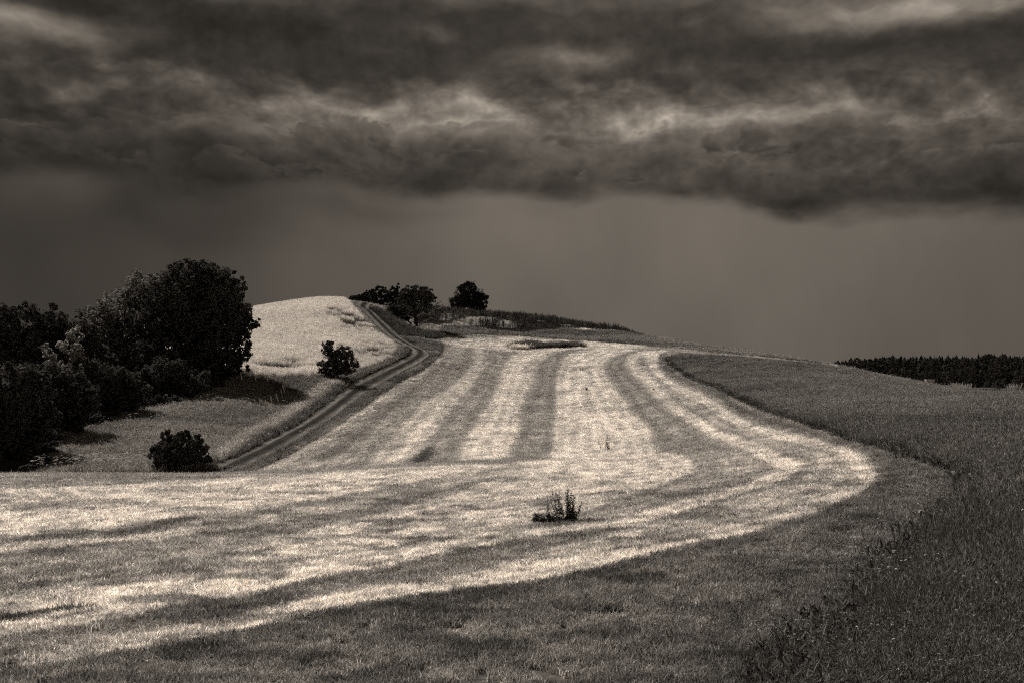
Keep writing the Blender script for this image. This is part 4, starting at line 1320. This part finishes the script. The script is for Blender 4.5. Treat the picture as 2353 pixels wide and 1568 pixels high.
K = .000635
g0 = ground_at(1275, 1201)
ST = [(630, 700, .5), (660, 560, .35), (690, 330, .6), (890, 780, .8), (920, 690, .8), (960, 900, .5), (980, 620, .8), (1010, 820, .6), (1120, 760, 1.4), (1150, 820, 1.5), (1180, 860, 1.6), (1200, 800, 1.5), (1230, 700, 1.4), (1255, 780, 1.0), (1160, 600, 1.6), (1320, 540, 1.0), (1355, 530, 1.1), (1340, 420, 1.2), (430, 230, 1.0), (350, 290, .8), (300, 220, .7), (560, 240, 1.0)]
weed(g0, 'tall dark leafy weed clump standing alone in the mown foreground', [((x - 850) * K, RNG.normal(0, .05), h * K, k) for x, h, k in ST],
     low=[((cx - 850) * K, float(RNG.normal(0, .07)), float(RNG.uniform(.01, .07)), (float(RNG.uniform(.03, .07)), .06, float(RNG.uniform(.025, .06)))) for cx in np.linspace(330, 1370, 15)] + [((1290 - 850) * K, 0, .10, (.06, .06, .07)), ((720 - 850) * K, 0, .08, (.05, .05, .05))], seed=1)
for i, (px, py, h, n, lab, sz) in enumerate([(1395, 1038, .95, 9, 'small upright thistle in the pale middle of the field', .075), (1335, 852, .8, 4, 'thin dark twiggy weed high on the pale slope', .13), (1346, 897, .55, 9, 'low dark weed tuft on the pale slope below the twiggy weed', .11),
                                             (1353, 918, .32, 6, 'tiny dark weed tuft just below the low tuft on the slope', .08), (1501, 897, .42, 7, 'low dark weed on the edge of a grey swath', .10), (1577, 864, .6, 8, 'dark weed tuft near the top bend of the swaths', .13)]):
    g = ground_at(px, py)
    rng = np.random.default_rng(200 + i)
    weed(g, lab, [(rng.normal(0, .16 * h), rng.normal(0, .16 * h), h * rng.uniform(.5, 1), 1.0) for _ in range(n)], seed=210 + i, name='field_weed', size=sz, dens=70)

# --- umbels by the track, straw tufts and a white trough on the ridge
g = ground_at(700, 1012)
e = empty('cow_parsley', g, 'white umbel flower plant on the verge right of the track', 'flower')
rng = np.random.default_rng(9)
for x, h in ((-.35, .75), (-.1, .6), (.1, .85), (.3, .95), (.02, .7)):
    v, f = tube([(x * .3, 0, -.05), (x * .7, 0, h * .5), (x, 0, h)], [.012, .01, .006], 5)
    s = obj('stem', v, f, M_STEM, e)
    quads_obj('flower_head', leaves([((x, 0, h + .02), (.12, .12, .035))], 60, .035, rng, clump=.6, per=10), 4, M_UMBEL, s)


def straw(px, py, w, h, n, label, seed):
    g = ground_at(px, py)
    rng = np.random.default_rng(seed)
    V = []
    for _ in range(n):
        x, y = rng.normal(0, w * .4), rng.normal(0, .3)
        hh = h * rng.uniform(.5, 1); lx, ly = rng.normal(0, .22 * hh, 2); q = .025
        V += [(x - q, y, -.05), (x + q, y, -.05), (x + lx + q * .6, y + ly, hh), (x + lx - q * .6, y + ly, hh * 1.08)]
    o = quads_obj('grass_tussock', np.array(V), 4, M_STRAW)
    o.location = g
    tag(o, label, 'grass tussock', 'pale tussocks on the ridge')


straw(2196, 882, 1.1, .9, 130, 'pale dry grass tussock on the ridge before the wood, left of two close ones', 1)
straw(2216, 886, .7, .8, 90, 'pale dry grass tussock on the ridge, right of two close ones', 2)
straw(2326, 897, .6, 1.0, 80, 'pale dry grass tussock near the right edge before the wood', 3)
g = ground_at(2135, 873) + np.array((0, 0, .0))
bm = bmesh.new()
bmesh.ops.create_cube(bm, size=1.0)
for v in bm.verts:
    k = .85 if v.co.z < 0 else 1.0
    v.co = (v.co.x * 1.3 * k, v.co.y * .6 * k, (v.co.z + .5) * .40)
topf = max(bm.faces, key=lambda f: f.calc_center_median().z)
r = bmesh.ops.inset_region(bm, faces=[topf], thickness=.05)
bmesh.ops.translate(bm, verts=topf.verts, vec=(0, 0, -.28))
me = bpy.data.meshes.new('water_trough'); bm.to_mesh(me); bm.free()
me.materials.append(M_WHITE)
o = bpy.data.objects.new('water_trough', me); COL.objects.link(o); o.location = g + np.array((0, 0, .55)); o.rotation_euler = (0, 0, .1)
for k, (x, y) in enumerate([(x, y) for x in (-.5, .5) for y in (-.2, .2)]):
    v, f = tube([(x, y, -.75), (x, y, .02)], [.04, .04], 6)
    obj('leg', v, f, M_WHITE, o)
tag(o, 'small white trough on the ridge against the dark distant wood', 'trough')
g = ground_at(2262, 894)
rng = np.random.default_rng(4)
bm = bmesh.new()
bmesh.ops.create_icosphere(bm, subdivisions=4, radius=1.0)
for v in bm.verts:
    n = .75 + .5 * float(fbm(np.array([v.co.x * 2.2 + 9]), np.array([v.co.y * 2.2 + v.co.z]), 7, 4)[0])
    v.co = (v.co.x * 2.6 * n, v.co.y * 1.4 * n, v.co.z * .55 * n)
me = bpy.data.meshes.new('earth_heap'); bm.to_mesh(me); bm.free(); me.materials.append(M_EARTH)
o = bpy.data.objects.new('earth_heap', me); COL.objects.link(o); o.location = g
tag(o, 'low rough heap of earth on the ridge between the pale tussocks', 'earth heap')
